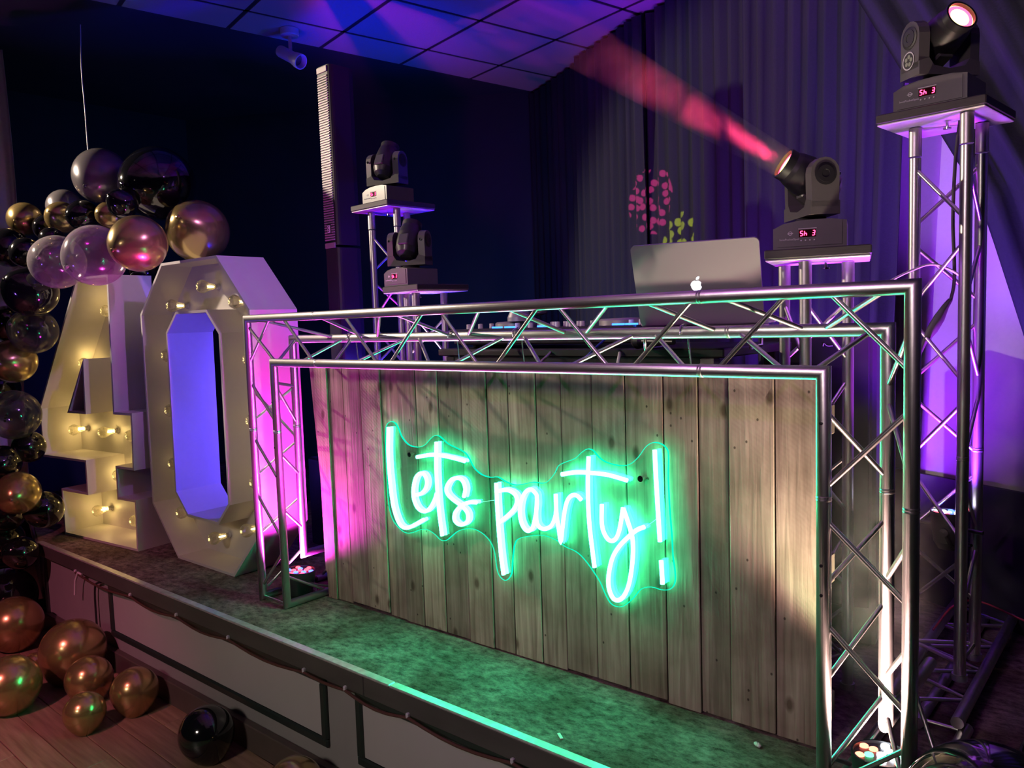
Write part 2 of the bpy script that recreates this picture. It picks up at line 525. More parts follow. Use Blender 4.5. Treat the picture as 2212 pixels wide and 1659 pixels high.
def share(o, name, parent, loc=None, rot=None):
    """another piece with the same mesh"""
    c = bpy.data.objects.new(name, o.data)
    col.objects.link(c)
    c.parent = parent
    if loc is not None:
        c.location = loc
    if rot is not None:
        c.rotation_euler = rot
    return c


def catmull(P, k=6, closed=False):
    out = []
    n = len(P)
    rng = range(n if closed else n - 1)
    for i in rng:
        p1 = Vector(P[i]); p2 = Vector(P[(i + 1) % n])
        p0 = Vector(P[(i - 1) % n]) if (closed or i > 0) else p1 * 2 - p2
        p3 = Vector(P[(i + 2) % n]) if (closed or i < n - 2) else p2 * 2 - p1
        for s in range(k):
            t = s / k
            out.append(0.5 * ((2 * p1) + (p2 - p0) * t + (2 * p0 - 5 * p1 + 4 * p2 - p3) * t * t + (3 * p1 - p0 - 3 * p2 + p3) * t ** 3))
    if not closed:
        out.append(Vector(P[-1]))
    return out


def text_mesh(name, body, size, mat, parent, loc, rot, extrude=0.0004, align='LEFT'):
    cu = bpy.data.curves.new(name, 'FONT')
    cu.body = body; cu.size = size; cu.extrude = extrude; cu.align_x = align
    tmp = bpy.data.objects.new(name + '_tmp', cu)
    col.objects.link(tmp)
    dg = bpy.context.evaluated_depsgraph_get()
    me = bpy.data.meshes.new_from_object(tmp.evaluated_get(dg))
    bpy.data.objects.remove(tmp)
    bpy.data.curves.remove(cu)
    me.materials.clear(); me.materials.append(mat)
    o = bpy.data.objects.new(name, me)
    col.objects.link(o)
    o.parent = parent; o.location = loc; o.rotation_euler = rot
    return o


# ------------------------------------------------------------------ the hall: floor, walls, ceiling, drapes
FLOOR_Z = -0.53
mb = MB(); mb.box((0.5, -1, FLOOR_Z - 0.07), (13, 12, 0.1))
floor = structure(mb.build('floor', pbr('floor_subbase', (0.10, 0.07, 0.05), 0.7)))
# laminate boards in front of the stage, laid along X
plank_m = None
pw, pl = 0.125, 1.2
for j in range(13):
    y = -0.215 - pw * (j + 0.5)
    off = (j * 0.43) % pl
    for i in range(4):
        x = -3.3 + off + i * pl
        if x > 1.6:
            continue
        if plank_m is None:
            plank_m = MB().bbox((0, 0, -0.011), (pl - 0.003, pw - 0.003, 0.022), 0.0015).build('plank', LAMINATE, floor, (x, y, FLOOR_Z + 0.002))
        else:
            share(plank_m, 'plank', floor, (x, y, FLOOR_Z + 0.002))

K = Vector((-1.016, 3.29, 0))
WD = Vector((math.cos(R(-26.6)), math.sin(R(-26.6)), 0))      # along the back wall
WN = Vector((math.sin(R(-26.6)), -math.cos(R(-26.6)), 0))     # out of the wall, toward the room
ZC = 3.0
WROT = R(-26.6)


def wall_strip(name, p, q, z0, z1, mat, t=0.12):
    p = Vector(p); q = Vector(q)
    d = (q - p).normalized(); nrm = Vector((-d.y, d.x, 0)) * t
    m = MB()
    P = [p, q, q + nrm, p + nrm]
    V = [(a.x, a.y, z0) for a in P] + [(a.x, a.y, z1) for a in P]
    m.add(V, [(0, 1, 5, 4), (1, 2, 6, 5), (2, 3, 7, 6), (3, 0, 4, 7), (0, 3, 2, 1), (4, 5, 6, 7)])
    return structure(m.build(name, mat))


B1 = K + WD * 6.6
wall_strip('wall_back', K, B1, 0.515, 3.2, WHITEWALL)
tr = MB(); tr.box((0, 0, 0), (6.6, 0.02, 1.13))
o = tr.build('trim_1', DADO); structure(o)
o.location = K + WD * 3.3 + WN * 0.012 + Vector((0, 0, -0.05)); o.rotation_euler = (0, 0, WROT)
L1 = Vector((-3.7, 1.7, 0)); L2 = Vector((-3.9, -6.5, 0))
wall_strip('wall_left', L1, K, FLOOR_Z, 3.2, DARKWALL)
wall_strip('wall_side', L2, L1, FLOOR_Z, 3.2, DARKWALL)
wall_strip('wall_front', (6.4, -6.5, 0), L2, FLOOR_Z, 3.2, DARKWALL)
wall_strip('wall_right', B1, (6.4, -6.5, 0), FLOOR_Z, 3.2, DARKWALL)
mb = MB(); mb.box((1, -1, ZC + 0.08), (12, 13, 0.1))
ceiling = structure(mb.build('ceiling', DARKWALL))
# suspended tile field (0.6 m grid turned 79 deg), cut by the two black margins
GA = R(78.9)
gu = Vector((math.cos(GA), math.sin(GA))); gv = Vector((-math.sin(GA), math.cos(GA)))
G0 = Vector((-0.8675, 1.948))   # one grid node
E1 = Vector((math.cos(R(80.2)), math.sin(R(80.2)))); Kc = Vector((K.x, K.y)) + Vector((0.02, -0.05))
WDc = Vector((WD.x, WD.y))


def clip_half(poly, p, n_):
    out = []
    for i in range(len(poly)):
        a, b_ = poly[i], poly[(i + 1) % len(poly)]
        da, db = (a - p).dot(n_), (b_ - p).dot(n_)
        if da >= 0:
            out.append(a)
        if (da >= 0) != (db >= 0):
            out.append(a + (b_ - a) * (da / (da - db)))
    return out


n_left = Vector((E1.y, -E1.x)); n_back = Vector((-WDc.y, WDc.x)) * -1
gap = 0.014
tiles_done = 0
for i in range(-9, 4):
    for j in range(-9, 4):
        a = G0 + gu * (0.606 * i) + gv * (0.606 * j)
        q = [a + gu * gap + gv * gap, a + gu * (0.606 - gap) + gv * gap, a + gu * (0.606 - gap) + gv * (0.606 - gap), a + gu * gap + gv * (0.606 - gap)]
        q = clip_half(q, Kc, n_left)
        q = clip_half(q, Kc, n_back) if len(q) > 2 else q
        if len(q) < 3 or max(p.y for p in q) < -1.6:
            continue
        c = sum(q, Vector((0, 0))) / len(q)
        if c.x > 3.2:
            continue
        m = MB(); n = len(q)
        loV = [(p.x - c.x, p.y - c.y, 0.0) for p in q]; hiV = [(p.x - c.x, p.y - c.y, 0.02) for p in q]
        m.add(loV + hiV, [tuple(range(n - 1, -1, -1)), tuple(range(n, 2 * n))] + [(k, (k + 1) % n, n + (k + 1) % n, n + k) for k in range(n)])
        m.build('tile', TILE, ceiling, (c.x, c.y, ZC))
for k in range(-9, 5):       # dark T bars
    for d_, s_ in ((gu, gv), (gv, gu)):
        a = G0 + s_ * (0.606 * k)
        seg = [a - d_ * 5.4, a + d_ * 2.4]
        # clip the bar to the tile field
        for p, n_ in ((Kc, n_left), (Kc, n_back)):
            da, db = (seg[0] - p).dot(n_), (seg[1] - p).dot(n_)
            if da < 0 and db < 0:
                seg = None; break
            if da < 0:
                seg[0] = seg[0] + (seg[1] - seg[0]) * (da / (da - db))
            elif db < 0:
                seg[1] = seg[0] + (seg[1] - seg[0]) * (da / (da - db))
        if not seg or (seg[1] - seg[0]).length < 0.05:
            continue
        c = (seg[0] + seg[1]) / 2; ln = (seg[1] - seg[0]).length
        m = MB(); m.box((0, 0, 0), (ln, 0.026, 0.018))
        m.build('grid_bar', GRIDB, ceiling, (c.x, c.y, ZC + 0.012), math.atan2(seg[1].y - seg[0].y, seg[1].x - seg[0].x))


def curtain(name, s0, s1, off, z0, z1, mat, label, left_edge=None, right_edge=None, folds=9, amp=0.018, origin=K, d=WD, nrm=WN, group=None):
    """pleated cloth standing off the wall; the edges may follow a function of height"""
    m = MB()
    nz, nx = 14, max(24, int((s1 - s0) * 60))
    V = []
    for face in (0, 1):
        for iz in range(nz + 1):
            z = z0 + (z1 - z0) * iz / nz
            a = left_edge(z) if left_edge else s0
            b_ = right_edge(z) if right_edge else s1
            for ix in range(nx + 1):
                t = ix / nx
                s = a + (b_ - a) * t
                w = amp * math.sin(2 * math.pi * folds * t + 0.25 * math.sin(3 * z)) + 0.4 * amp * math.sin(2 * math.pi * folds * 2.3 * t + z)
                p = origin + d * s + nrm * (off + w - face * 0.004)
                V.append((p.x, p.y, z))
    F = []
    S = (nz + 1) * (nx + 1)
    for iz in range(nz):
        for ix in range(nx):
            a = iz * (nx + 1) + ix
            F.append((a, a + 1, a + nx + 2, a + nx + 1))
            F.append((S + a, S + a + nx + 1, S + a + nx + 2, S + a + 1))
    for iz in range(nz):
        for ix in (0, nx):
            a = iz * (nx + 1) + ix
            F.append((a, a + nx + 1, S + a + nx + 1, S + a) if ix else (a, S + a, S + a + nx + 1, a + nx + 1))
    m.add(V, F, True)
    return tag(m.build(name, mat), label, 'curtain', group)


curtain('blackout_curtain', 0.02, 0.95, 0.07, 0.01, 2.98, CLOTH, 'black cloth hanging in the corner where the dark walls meet')
curtain('blackout_curtain', 0.90, 1.78, 0.12, 0.01, 2.98, CLOTH, 'black cloth behind the booth catching most of the red spotlight dots')
curtain('blackout_curtain', 1.74, 2.75, 0.07, 0.01, 2.98, CLOTH, 'black cloth behind the laptop with yellow spotlight dots')
curtain('blackout_curtain', 2.70, 3.68, 0.12, 0.01, 2.98, CLOTH, 'black cloth lit purple, ending at the bare white wall', right_edge=lambda z: 3.545 + 0.045 * z)
curtain('blackout_curtain', 4.0, 6.2, 0.20, 0.50, 2.98, CLOTH, 'black cloth drawn aside in a slant beyond the bare white wall', left_edge=lambda z: 4.02 + (1.554 - z) * (0.357 if z < 1.554 else 0.62), folds=14)
# pale drape at the far end of the hall
DL = Vector((-2.66, -0.05, 0))
curtain('white_drape', -0.75, -0.03, 0.0, 0.01, 2.98, WCLOTH, 'pale drape hanging full height beside the balloon garland', folds=4, amp=0.02, origin=DL + Vector((-0.55, 0.6, 0)) * 0 , d=Vector((0.70, 0.71, 0)), nrm=Vector((0.71, -0.70, 0)),
        right_edge=lambda z: 0.02 + (0.03 * math.sin((z - 1.2) * 1.5)))

# ------------------------------------------------------------------ the stage
def edge_y(x):
    return -0.2187 + 0.0193 * x


stage = thing('stage', 'low carpeted stage with grey panelled front and worn nosing', 'stage', (0, 0, 0))
m = MB()
top = [(-3.5, 0.16), (-1.95, edge_y(-1.95)), (3.9, edge_y(3.9)), (3.9, 1.0), (-1.0, 3.25), (-3.5, 1.75)]
n = len(top)
V = [(x, y, 0.0) for x, y in top] + [(x, y, -0.035) for x, y in top]
m.add(V, [tuple(range(n)), tuple(range(2 * n - 1, n - 1, -1))] + [(n + k, n + (k + 1) % n, (k + 1) % n, k) for k in range(n)])
m.build('carpet', CARPET, stage)
ang_e = math.atan(0.0193)
segs = [(-1.95, 3.9)]


def along(name, x0, x1, dy, z, w, h, mat, parent=stage, b=0.0):
    xm = (x0 + x1) / 2
    mm = MB()
    (mm.bbox if b else mm.box)(*(((0, 0, 0), ((x1 - x0) / math.cos(ang_e), w, h), b) if b else ((0, 0, 0), ((x1 - x0) / math.cos(ang_e), w, h))))
    return mm.build(name, mat, parent, (xm, edge_y(xm) + dy, z), ang_e)


for x0, x1 in ((-1.95, 1.09), (1.093, 3.9)):
    along('nosing', x0, x1, 0.004, -0.0005, 0.034, 0.009, NOSING, b=0.003)
for x0, x1 in ((-1.95, -0.35), (-0.347, 0.95), (0.953, 2.4), (2.403, 3.9)):
    along('lip_board', x0, x1, 0.004, -0.042, 0.022, 0.07, LIP, b=0.003)
along('fascia', -1.95, 3.9, 0.04, -0.282, 0.02, 0.49, FASCIA)
along('baseboard', -1.95, 3.9, 0.012, -0.474, 0.034, 0.11, pbr('brown_baseboard', (0.09, 0.07, 0.06), 0.5, noise=0.2, scale=12), b=0.004)
# slanted left end of the stage
d = Vector((-3.5 + 1.95, 0.16 - edge_y(-1.95), 0)); lnl = d.length; aa = math.atan2(d.y, d.x)
cm = Vector(((-3.5 - 1.95) / 2, (0.16 + edge_y(-1.95)) / 2, 0))
MB().bbox((0, 0, 0), (lnl, 0.03, 0.07), 0.003).build('lip_board', LIP, stage, (cm.x, cm.y, -0.042), aa)
MB().box((0, 0, 0), (lnl, 0.02, 0.49)).build('fascia', MOULD, stage, (cm.x + .01, cm.y + .03, -0.282), aa)
for x0, x1 in ((-1.10, 0.70), (0.87, 2.67), (2.85, 3.85)):
    z0, z1 = -0.36, -0.085
    pnl = along('raised_panel', x0 + 0.02, x1 - 0.02, 0.029, (z0 + z1) / 2, 0.008, z1 - z0 - 0.03, FASCIA_P)
    mw = 0.034
    along('moulding', x0, x1, 0.024, z1 - mw / 2, 0.018, mw, MOULD, b=0.006)
    along('moulding', x0, x1, 0.024, z0 + mw / 2, 0.018, mw, MOULD, b=0.006)
    for x in (x0 + mw / 2, x1 - mw / 2):
        along('moulding', x - mw / 2, x + mw / 2, 0.0235, (z0 + z1) / 2, 0.019, z1 - z0 - 0.06, MOULD, b=0.006)

# rope-light cable sagging under the lip, held by white clips
pts = []
clips = [-1.42, -0.78, -0.33, 0.10, 0.62, 0.86, 1.18, 1.62, 2.1, 2.6]
for a, b_ in zip(clips[:-1], clips[1:]):
    for k in range(6):
        t = k / 6
        x = a + (b_ - a) * t
        pts.append((x, edge_y(x) - 0.014, -0.078 - 0.022 * math.sin(math.pi * t) * (1 if (b_ - a) > .3 else .3)))
pts.append((clips[-1], edge_y(clips[-1]) - 0.014, -0.078))
rope = thing('rope_light', 'brown rope light cable sagging under the stage lip on white clips', 'cable', (0, 0, 0))
MB().path(pts, 0.0055, 8).build('cable', CABLEBR, rope)
for x in clips:
    mm = MB(); mm.bbox((0, 0, 0), (0.012, 0.014, 0.02), 0.003)
    mm.build('clip', WHITEPL, rope, (x, edge_y(x) - 0.012, -0.073))
tag(MB().path([(-1.34, edge_y(-1.34) - .012, -0.075), (-1.375, edge_y(-1.37) - .016, -0.07), (-1.41, edge_y(-1.4) - .02, -0.12), (-1.43, edge_y(-1.4) - .02, -0.20)], 0.006, 6).build('string_end', CABLEW), 'white string end hanging from the stage lip', 'string')
tag(MB().path(catmull([(-1.16, edge_y(-1.16) + .012, -0.09), (-1.22, edge_y(-1.2) + .008, -0.11), (-1.245, edge_y(-1.2) + .008, -0.17), (-1.25, edge_y(-1.2) + .008, -0.3), (-1.245, edge_y(-1.2) + .006, -0.42)], 5), 0.0055, 6).build('power_cable', RUBBER), 'black cable running down the stage front by the gold balloons', 'cable')
tag(MB().bbox((0, 0, 0), (0.032, 0.009, 0.004), 0.001).build('paper_scrap', PAPER, None, (1.73, -0.116, 0.0025), R(-35)), 'thin white paper scrap lying near the stage edge', 'litter')
mm = MB()
for k in range(5):
    mm.lathe([(0.0, -.005), (0.006, -.003), (0.007, .002), (0.0, .006)], 7, (random.uniform(-.008, .008), random.uniform(-.006, .006), 0.005), sharp=False)
tag(mm.build('crumpled_tissue', PAPER, None, (2.19, 0.178, 0.0)), 'crumpled white tissue by the foot of the plank wall', 'litter')

# ------------------------------------------------------------------ truss booth frame
W, H, A3, BX, DY = 2.614, 1.2283, 0.185, 0.0925, 0.157
TR, BR_ = 0.0168, 0.0062
ZB = 0.025 + DY
booth = thing('truss_booth_frame', 'silver triangular truss goalpost frame standing around the plank wall', 'truss', (0, 0, 0))
Z0 = TR
ch_o = [(0, .58, Z0), (0, 0, Z0), (0, 0, H), (W, 0, H), (W, 0, Z0), (W, .58, Z0)]
ch_i = [(A3, .58, Z0), (A3, 0, Z0), (A3, 0, H - A3), (W - A3, 0, H - A3), (W - A3, 0, Z0), (W - A3, .58, Z0)]
ch_r = [(BX, .58, ZB), (BX, DY, ZB), (BX, DY, H - BX), (W - BX, DY, H - BX), (W - BX, DY, ZB), (W - BX, .58, ZB)]
for c in (ch_o, ch_i, ch_r):
    MB().path(c, TR, 20).build('chord', ALU, booth)


def o_t(x): return Vector((x, 0, H))
def i_t(x): return Vector((x, 0, H - A3))
def r_t(x): return Vector((x, DY, H - BX))
def o_p(z, s): return Vector((0 if s < 0 else W, 0, z))
def i_p(z, s): return Vector((A3 if s < 0 else W - A3, 0, z))
def r_p(z, s): return Vector((BX if s < 0 else W - BX, DY, z))


def brace(parent, p, q, rad=BR_):
    p = Vector(p); q = Vector(q)
    d = (q - p).normalized()
    MB().path([p + d * 0.008, q - d * 0.008], rad, 10, caps=False).build('brace', ALU, parent)


def collar(parent, p, d, rad=TR):
    x, y = frame_of(Vector(d))
    rot = Matrix((x, y, Vector(d).normalized())).transposed()
    MB().lathe([(rad * 1.0, -.006), (rad * 1.045, -.005), (rad * 1.045, -.0012), (rad * .96, -.001), (rad * .96, .001), (rad * 1.045, .0012), (rad * 1.045, .005), (rad, .006)], 20, p, rot).build('joint_collar', ALU_D, parent)


# top beam
for a, b_ in ((0.267, 0.475), (0.669, 0.861), (1.182, 1.355), (1.669, 1.85)):
    brace(booth, o_t(a), i_t(b_))
for a, b_ in ((0.919, 1.11), (1.422, 1.607), (1.917, 2.108), (2.165, 2.349)):
    brace(booth, i_t(a), o_t(b_))
for a, b_ in ((0.50, 0.60), (0.88, 0.67), (0.935, 1.083), (1.368, 1.158), (1.463, 1.598), (1.855, 1.655), (1.948, 2.099), (2.173, 2.335)):
    brace(booth, o_t(a), r_t(b_))
for a, b_ in ((0.463, 0.366), (0.509, 0.594), (0.854, 0.706), (0.905, 1.129), (1.337, 1.219), (1.408, 1.611), (1.84, 1.695), (1.898, 2.085), (2.15, 2.342)):
    brace(booth, r_t(a), i_t(b_))
# corners and posts
brace(booth, o_t(0.175), o_p(1.04, -1)); brace(booth, o_p(1.20, -1), i_t(A3 + .02)); brace(booth, o_t(0.06), r_t(0.42))
brace(booth, o_t(2.438), o_p(1.046, 1)); brace(booth, o_t(2.567), r_t(2.371))
brace(booth, i_t(2.40), r_t(2.49)); brace(booth, i_t(0.21), r_t(0.12))
for s, fr, orr, ir in ((-1, [('o', .957, .79), ('o', .718, .54), ('o', .47, .29), ('i', .25, .06)], [(.93, .788), (.69, .549), (.44, .294), (.70, .93)], [(.95, .77), (.67, .54), (.43, .30), (.96, .93)]),
                       (1, [('o', .97, .775), ('i', .709, .536), ('i', .464, .29), ('o', .22, .06)], [(1.0, 1.15), (.97, .81), (.54, .685), (.30, .45)], [(.96, .785), (.547, .69), (.315, .49), (.10, .26)])):
    for w, a, b_ in fr:
        if w == 'o':
            brace(booth, o_p(a, s), i_p(b_, s))
        else:
            brace(booth, i_p(a, s), o_p(b_, s))
    for a, b_ in orr:
        brace(booth, r_p(a, s), o_p(b_, s))
    for a, b_ in ir:
        brace(booth, i_p(a, s), r_p(b_, s))
    X0 = 0 if s < 0 else W - A3
    brace(booth, (X0, 0, Z0), (X0 + A3, 0, Z0)); brace(booth, (X0, .56, Z0), (X0 + A3, .56, Z0))
    brace(booth, (X0 if s < 0 else X0 + A3, .02, .05), r_p(ZB + .03, s) + Vector((0, .0, 0))); brace(booth, i_p(.14, s), (A3 if s < 0 else W - A3, .21, Z0))
    brace(booth, (A3 if s < 0 else W - A3, .21, Z0), (BX if s < 0 else W - BX, .36, ZB)); brace(booth, (0 if s < 0 else W, .21, Z0), (A3 if s < 0 else W - A3, .16, Z0))
    brace(booth, (0 if s < 0 else W, .3, Z0), (BX if s < 0 else W - BX, .4, ZB))
for x in (0.493, 2.125):
    for p in (o_t(x), i_t(x), r_t(x)):
        collar(booth, p, (1, 0, 0))
for s in (-1, 1):
    for p in (o_p(.752, s), i_p(.755, s), r_p(.755, s)):
        collar(booth, p, (0, 0, 1))
for x, z in ((A3, .88), (A3, .69), (A3, .57), (W - A3, .60), (W - A3, .53), (W - A3, .93)):
    MB().lathe([(0.004, -.0005), (0.004, .0015), (0.0, .002)], 8, (x, -TR, z), Matrix.Rotation(R(90), 3, 'X')).build('grub_screw', BLACK_M, booth)

# ------------------------------------------------------------------ plank wall inside the frame
PA = Vector((.223, .2, 0)); PROT = math.atan2(.258 - .2, 2.316 - .223)
PE = Vector((math.cos(PROT), math.sin(PROT), 0)); PN = Vector((PE.y, -PE.x, 0))
wallp = thing('plank_wall', 'booth front of upright weathered pallet boards inside the truss frame', 'panel', PA, PROT)
seams = [-.034, .056, .155, .268, .393, .493, .597, .716, .836, .956, 1.052, 1.173, 1.276, 1.399, 1.521, 1.652, 1.763, 1.856, 1.988, 2.112]
for k in range(len(seams) - 1):
    a, b_ = seams[k] + 0.0016, seams[k + 1] - 0.0016
    w = b_ - a
    dy = random.uniform(-0.005, 0.005)
    z0 = random.uniform(0.002, 0.014); z1 = 1.028 - random.uniform(0, 0.012)
    mm = MB()
    cx = (a + b_) / 2
    if k == 0:
        mm.prism([(-0.068, z1 - z0), (-0.03, 0.52), (-0.026, 0.12), (-0.017, 0.11), (-0.012, 0.0), (w / 2, 0), (w / 2, z1 - z0)][::-1], -0.009, 0.009)
    else:
        mm.bbox((0, 0, (z1 - z0) / 2), (w, 0.018, z1 - z0), 0.0022)
    mm.build('board', PLANK_S if k in (0, 9, 16, 17, 18, 19) or k % 5 == 3 else PLANK, wallp, (cx, dy, z0))
for z in (0.12, 0.5, 0.9):
    MB().bbox((0, 0, 0), (2.1, 0.03, 0.08), 0.003).build('batten', PLANK, wallp, (1.08, 0.029, z))

def offset_poly(P, t):
    n = len(P); out = []
    area = sum(P[i][0] * P[(i + 1) % n][1] - P[(i + 1) % n][0] * P[i][1] for i in range(n))
    s = 1 if area > 0 else -1
    for i in range(n):
        p0, p1, p2 = Vector(P[i - 1]), Vector(P[i]), Vector(P[(i + 1) % n])
        d1 = (p1 - p0).normalized(); d2 = (p2 - p1).normalized()
        n1 = Vector((-d1.y, d1.x)) * s; n2 = Vector((-d2.y, d2.x)) * s
        bis = (n1 + n2).normalized()
        out.append(p1 + bis * (t / max(0.3, bis.dot(n1))))
    return [(p.x, p.y) for p in out]


# ------------------------------------------------------------------ neon sign
NEON = {
    'L': [(0.472, 0.786), (0.464, 0.670), (0.471, 0.542), (0.483, 0.468), (0.505, 0.418), (0.529, 0.399), (0.562, 0.401), (0.612, 0.425), (0.649, 0.445)],
    'e': [(0.603, 0.534), (0.635, 0.541), (0.664, 0.564), (0.674, 0.593), (0.663, 0.617), (0.640, 0.621), (0.615, 0.601), (0.599, 0.557), (0.600, 0.517), (0.620, 0.485), (0.655, 0.476), (0.688, 0.497), (0.713, 0.531), (0.723, 0.554)],
    't': [(0.733, 0.747), (0.727, 0.648), (0.728, 0.560), (0.733, 0.483), (0.744, 0.396)],
    'tbar': [(0.626, 0.682), (0.691, 0.695), (0.745, 0.699), (0.812, 0.695), (0.873, 0.688)],
    's': [(0.861, 0.556), (0.870, 0.587), (0.859, 0.615), (0.834, 0.623), (0.800, 0.612), (0.776, 0.582), (0.779, 0.560), (0.804, 0.542), (0.847, 0.523), (0.875, 0.502), (0.877, 0.475), (0.858, 0.457), (0.832, 0.452), (0.811, 0.466), (0.816, 0.494), (0.847, 0.523), (0.884, 0.539), (0.923, 0.544)],
    'p': [(1.018, 0.624), (1.020, 0.511), (1.028, 0.382), (1.038, 0.302)],
    'pbowl': [(1.021, 0.596), (1.064, 0.605), (1.097, 0.597), (1.109, 0.578), (1.101, 0.552), (1.074, 0.523), (1.026, 0.486)],
    'a': [(1.195, 0.604), (1.173, 0.619), (1.148, 0.608), (1.128, 0.576), (1.120, 0.534), (1.128, 0.495), (1.149, 0.475), (1.172, 0.488), (1.185, 0.523), (1.195, 0.569), (1.195, 0.604)],
    'atail': [(1.195, 0.584), (1.190, 0.523), (1.200, 0.497), (1.224, 0.492), (1.252, 0.507), (1.269, 0.539), (1.274, 0.564)],
    'r': [(1.274, 0.615), (1.275, 0.545), (1.283, 0.497), (1.289, 0.461), (1.296, 0.499), (1.307, 0.559), (1.320, 0.599), (1.338, 0.618), (1.358, 0.620), (1.375, 0.608)],
    't2': [(1.407, 0.750), (1.401, 0.656), (1.403, 0.538), (1.419, 0.396)],
    't2bar': [(1.300, 0.683), (1.355, 0.695), (1.411, 0.699), (1.476, 0.699), (1.546, 0.689)],
    'y': [(1.452, 0.603), (1.450, 0.545), (1.458, 0.513), (1.476, 0.493), (1.497, 0.498), (1.514, 0.531), (1.529, 0.602)],
    'ytail': [(1.529, 0.602), (1.546, 0.558), (1.560, 0.510), (1.559, 0.446), (1.544, 0.365), (1.519, 0.317), (1.492, 0.306), (1.474, 0.329), (1.470, 0.370), (1.485, 0.434), (1.513, 0.480), (1.550, 0.518), (1.576, 0.540), (1.602, 0.553)],
    'bang': [(1.642, 0.790), (1.645, 0.700), (1.650, 0.595), (1.654, 0.516)],
    'dot': [(1.657, 0.459), (1.659, 0.419), (1.660, 0.388)]}
OUTL = [(0.449,0.789),(0.472,0.807),(0.497,0.806),(0.517,0.787),(0.535,0.754),(0.571,0.725),(0.619,0.719),(0.659,0.729),(0.691,0.754),(0.715,0.769),(0.742,0.768),(0.782,0.744),(0.833,0.729),(0.868,0.716),(0.888,0.694),(0.908,0.666),(0.942,0.646),(0.983,0.640),(1.017,0.645),(1.050,0.633),(1.089,0.625),(1.128,0.631),(1.172,0.643),(1.215,0.644),(1.240,0.656),(1.265,0.683),(1.281,0.709),(1.313,0.725),(1.348,0.739),(1.372,0.759),(1.395,0.773),(1.417,0.770),(1.438,0.751),(1.465,0.737),(1.512,0.731),(1.549,0.738),(1.580,0.763),(1.606,0.796),(1.631,0.811),(1.658,0.809),(1.677,0.795),(1.682,0.772),(1.680,0.706),(1.683,0.619),(1.689,0.532),(1.691,0.475),(1.697,0.432),(1.696,0.396),(1.681,0.373),(1.651,0.365),(1.617,0.367),(1.581,0.353),(1.554,0.320),(1.522,0.290),(1.496,0.280),(1.469,0.286),(1.448,0.315),(1.432,0.346),(1.405,0.379),(1.372,0.412),(1.339,0.432),(1.298,0.441),(1.263,0.457),(1.209,0.465),(1.146,0.452),(1.100,0.435),(1.083,0.409),(1.072,0.350),(1.066,0.307),(1.041,0.279),(1.015,0.285),(0.999,0.311),(0.991,0.368),(0.972,0.407),(0.932,0.433),(0.883,0.441),(0.824,0.425),(0.786,0.400),(0.754,0.377),(0.724,0.375),(0.694,0.392),(0.655,0.404),(0.615,0.397),(0.574,0.380),(0.532,0.374),(0.491,0.391),(0.459,0.421),(0.441,0.478),(0.439,0.572),(0.438,0.677),(0.440,0.747)]
sign = thing('neon_sign', 'glowing green handwritten neon sign on a clear acrylic backing', 'sign', PA, PROT)
sm = [(p.x, p.y) for p in catmull([(a, b_, 0) for a, b_ in OUTL], 3, closed=True)]
n = len(sm)
mm = MB()
mm.add([(u, -0.036, z) for u, z in sm], [tuple(range(n))]); mm.add([(u, -0.030, z) for u, z in sm], [tuple(range(n - 1, -1, -1))])
back = mm.build('acrylic_backing', ACRYL, sign)
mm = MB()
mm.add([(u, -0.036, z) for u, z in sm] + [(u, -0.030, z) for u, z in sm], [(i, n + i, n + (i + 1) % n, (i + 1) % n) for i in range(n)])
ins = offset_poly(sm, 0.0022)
mm.add([(u, -0.0362, z) for u, z in sm] + [(u, -0.0362, z) for u, z in ins], [(i, (i + 1) % n, n + (i + 1) % n, n + i) for i in range(n)])  # emissive ring on the front face widens the painted edge glow
eb = mm.build('acrylic_edge_glow', EDGE_GLOW, back); eb['label'] = 'green neon glow painted along the acrylic edge'
for k, pts in NEON.items():
    cv = catmull([(u, -0.045, z) for u, z in pts], 6)
    MB().path(cv, 0.0068, 8).build('neon_tube', TUBE_E, sign)
for u, z in ((0.583, 0.687), (1.590, 0.698)):
    MB().lathe([(0.007, -.028), (0.007, .010), (0.0095, .010), (0.0095, .014), (0.0, .0145)], 14, (u, -0.03, z), Matrix.Rotation(R(90), 3, 'X')).build('stand_off', CHROME, sign)
for pts in ([(0.925, -.037, .543), (1.0, -.037, .56)], [(1.605, -.037, .553), (1.65, -.037, .59)]):
    MB().path(pts, 0.0009, 5).build('jumper_wire', CABLEW, sign)

# ------------------------------------------------------------------ light-up numbers
def wall_ring(mm, outer, inner, y0, y1):
    n = len(outer)
    V = [(u, y0, z) for u, z in outer] + [(u, y0, z) for u, z in inner] + [(u, y1, z) for u, z in outer] + [(u, y1, z) for u, z in inner]
    F = []
    for i in range(n):
        j = (i + 1) % n
        F += [(i, j, n + j, n + i), (2 * n + i, 3 * n + i, 3 * n + j, 2 * n + j), (i, 2 * n + i, 2 * n + j, j), (n + i, n + j, 3 * n + j, 3 * n + i)]
    mm.add(V, F)


def fill_with_hole(mm, outer, hole, y):
    from mathutils.geometry import tessellate_polygon
    loops = [[Vector((u, z, 0)) for u, z in outer]] + ([[Vector((u, z, 0)) for u, z in hole]] if hole else [])
    flat = [p for l in loops for p in l]
    tris = tessellate_polygon(loops)
    mm.add([(p.x, y, p.y) for p in flat], [tuple(t) for t in tris])
    mm.add([(p.x, y + 0.008, p.y) for p in flat], [tuple(reversed(t)) for t in tris])


bulb_mesh = {}


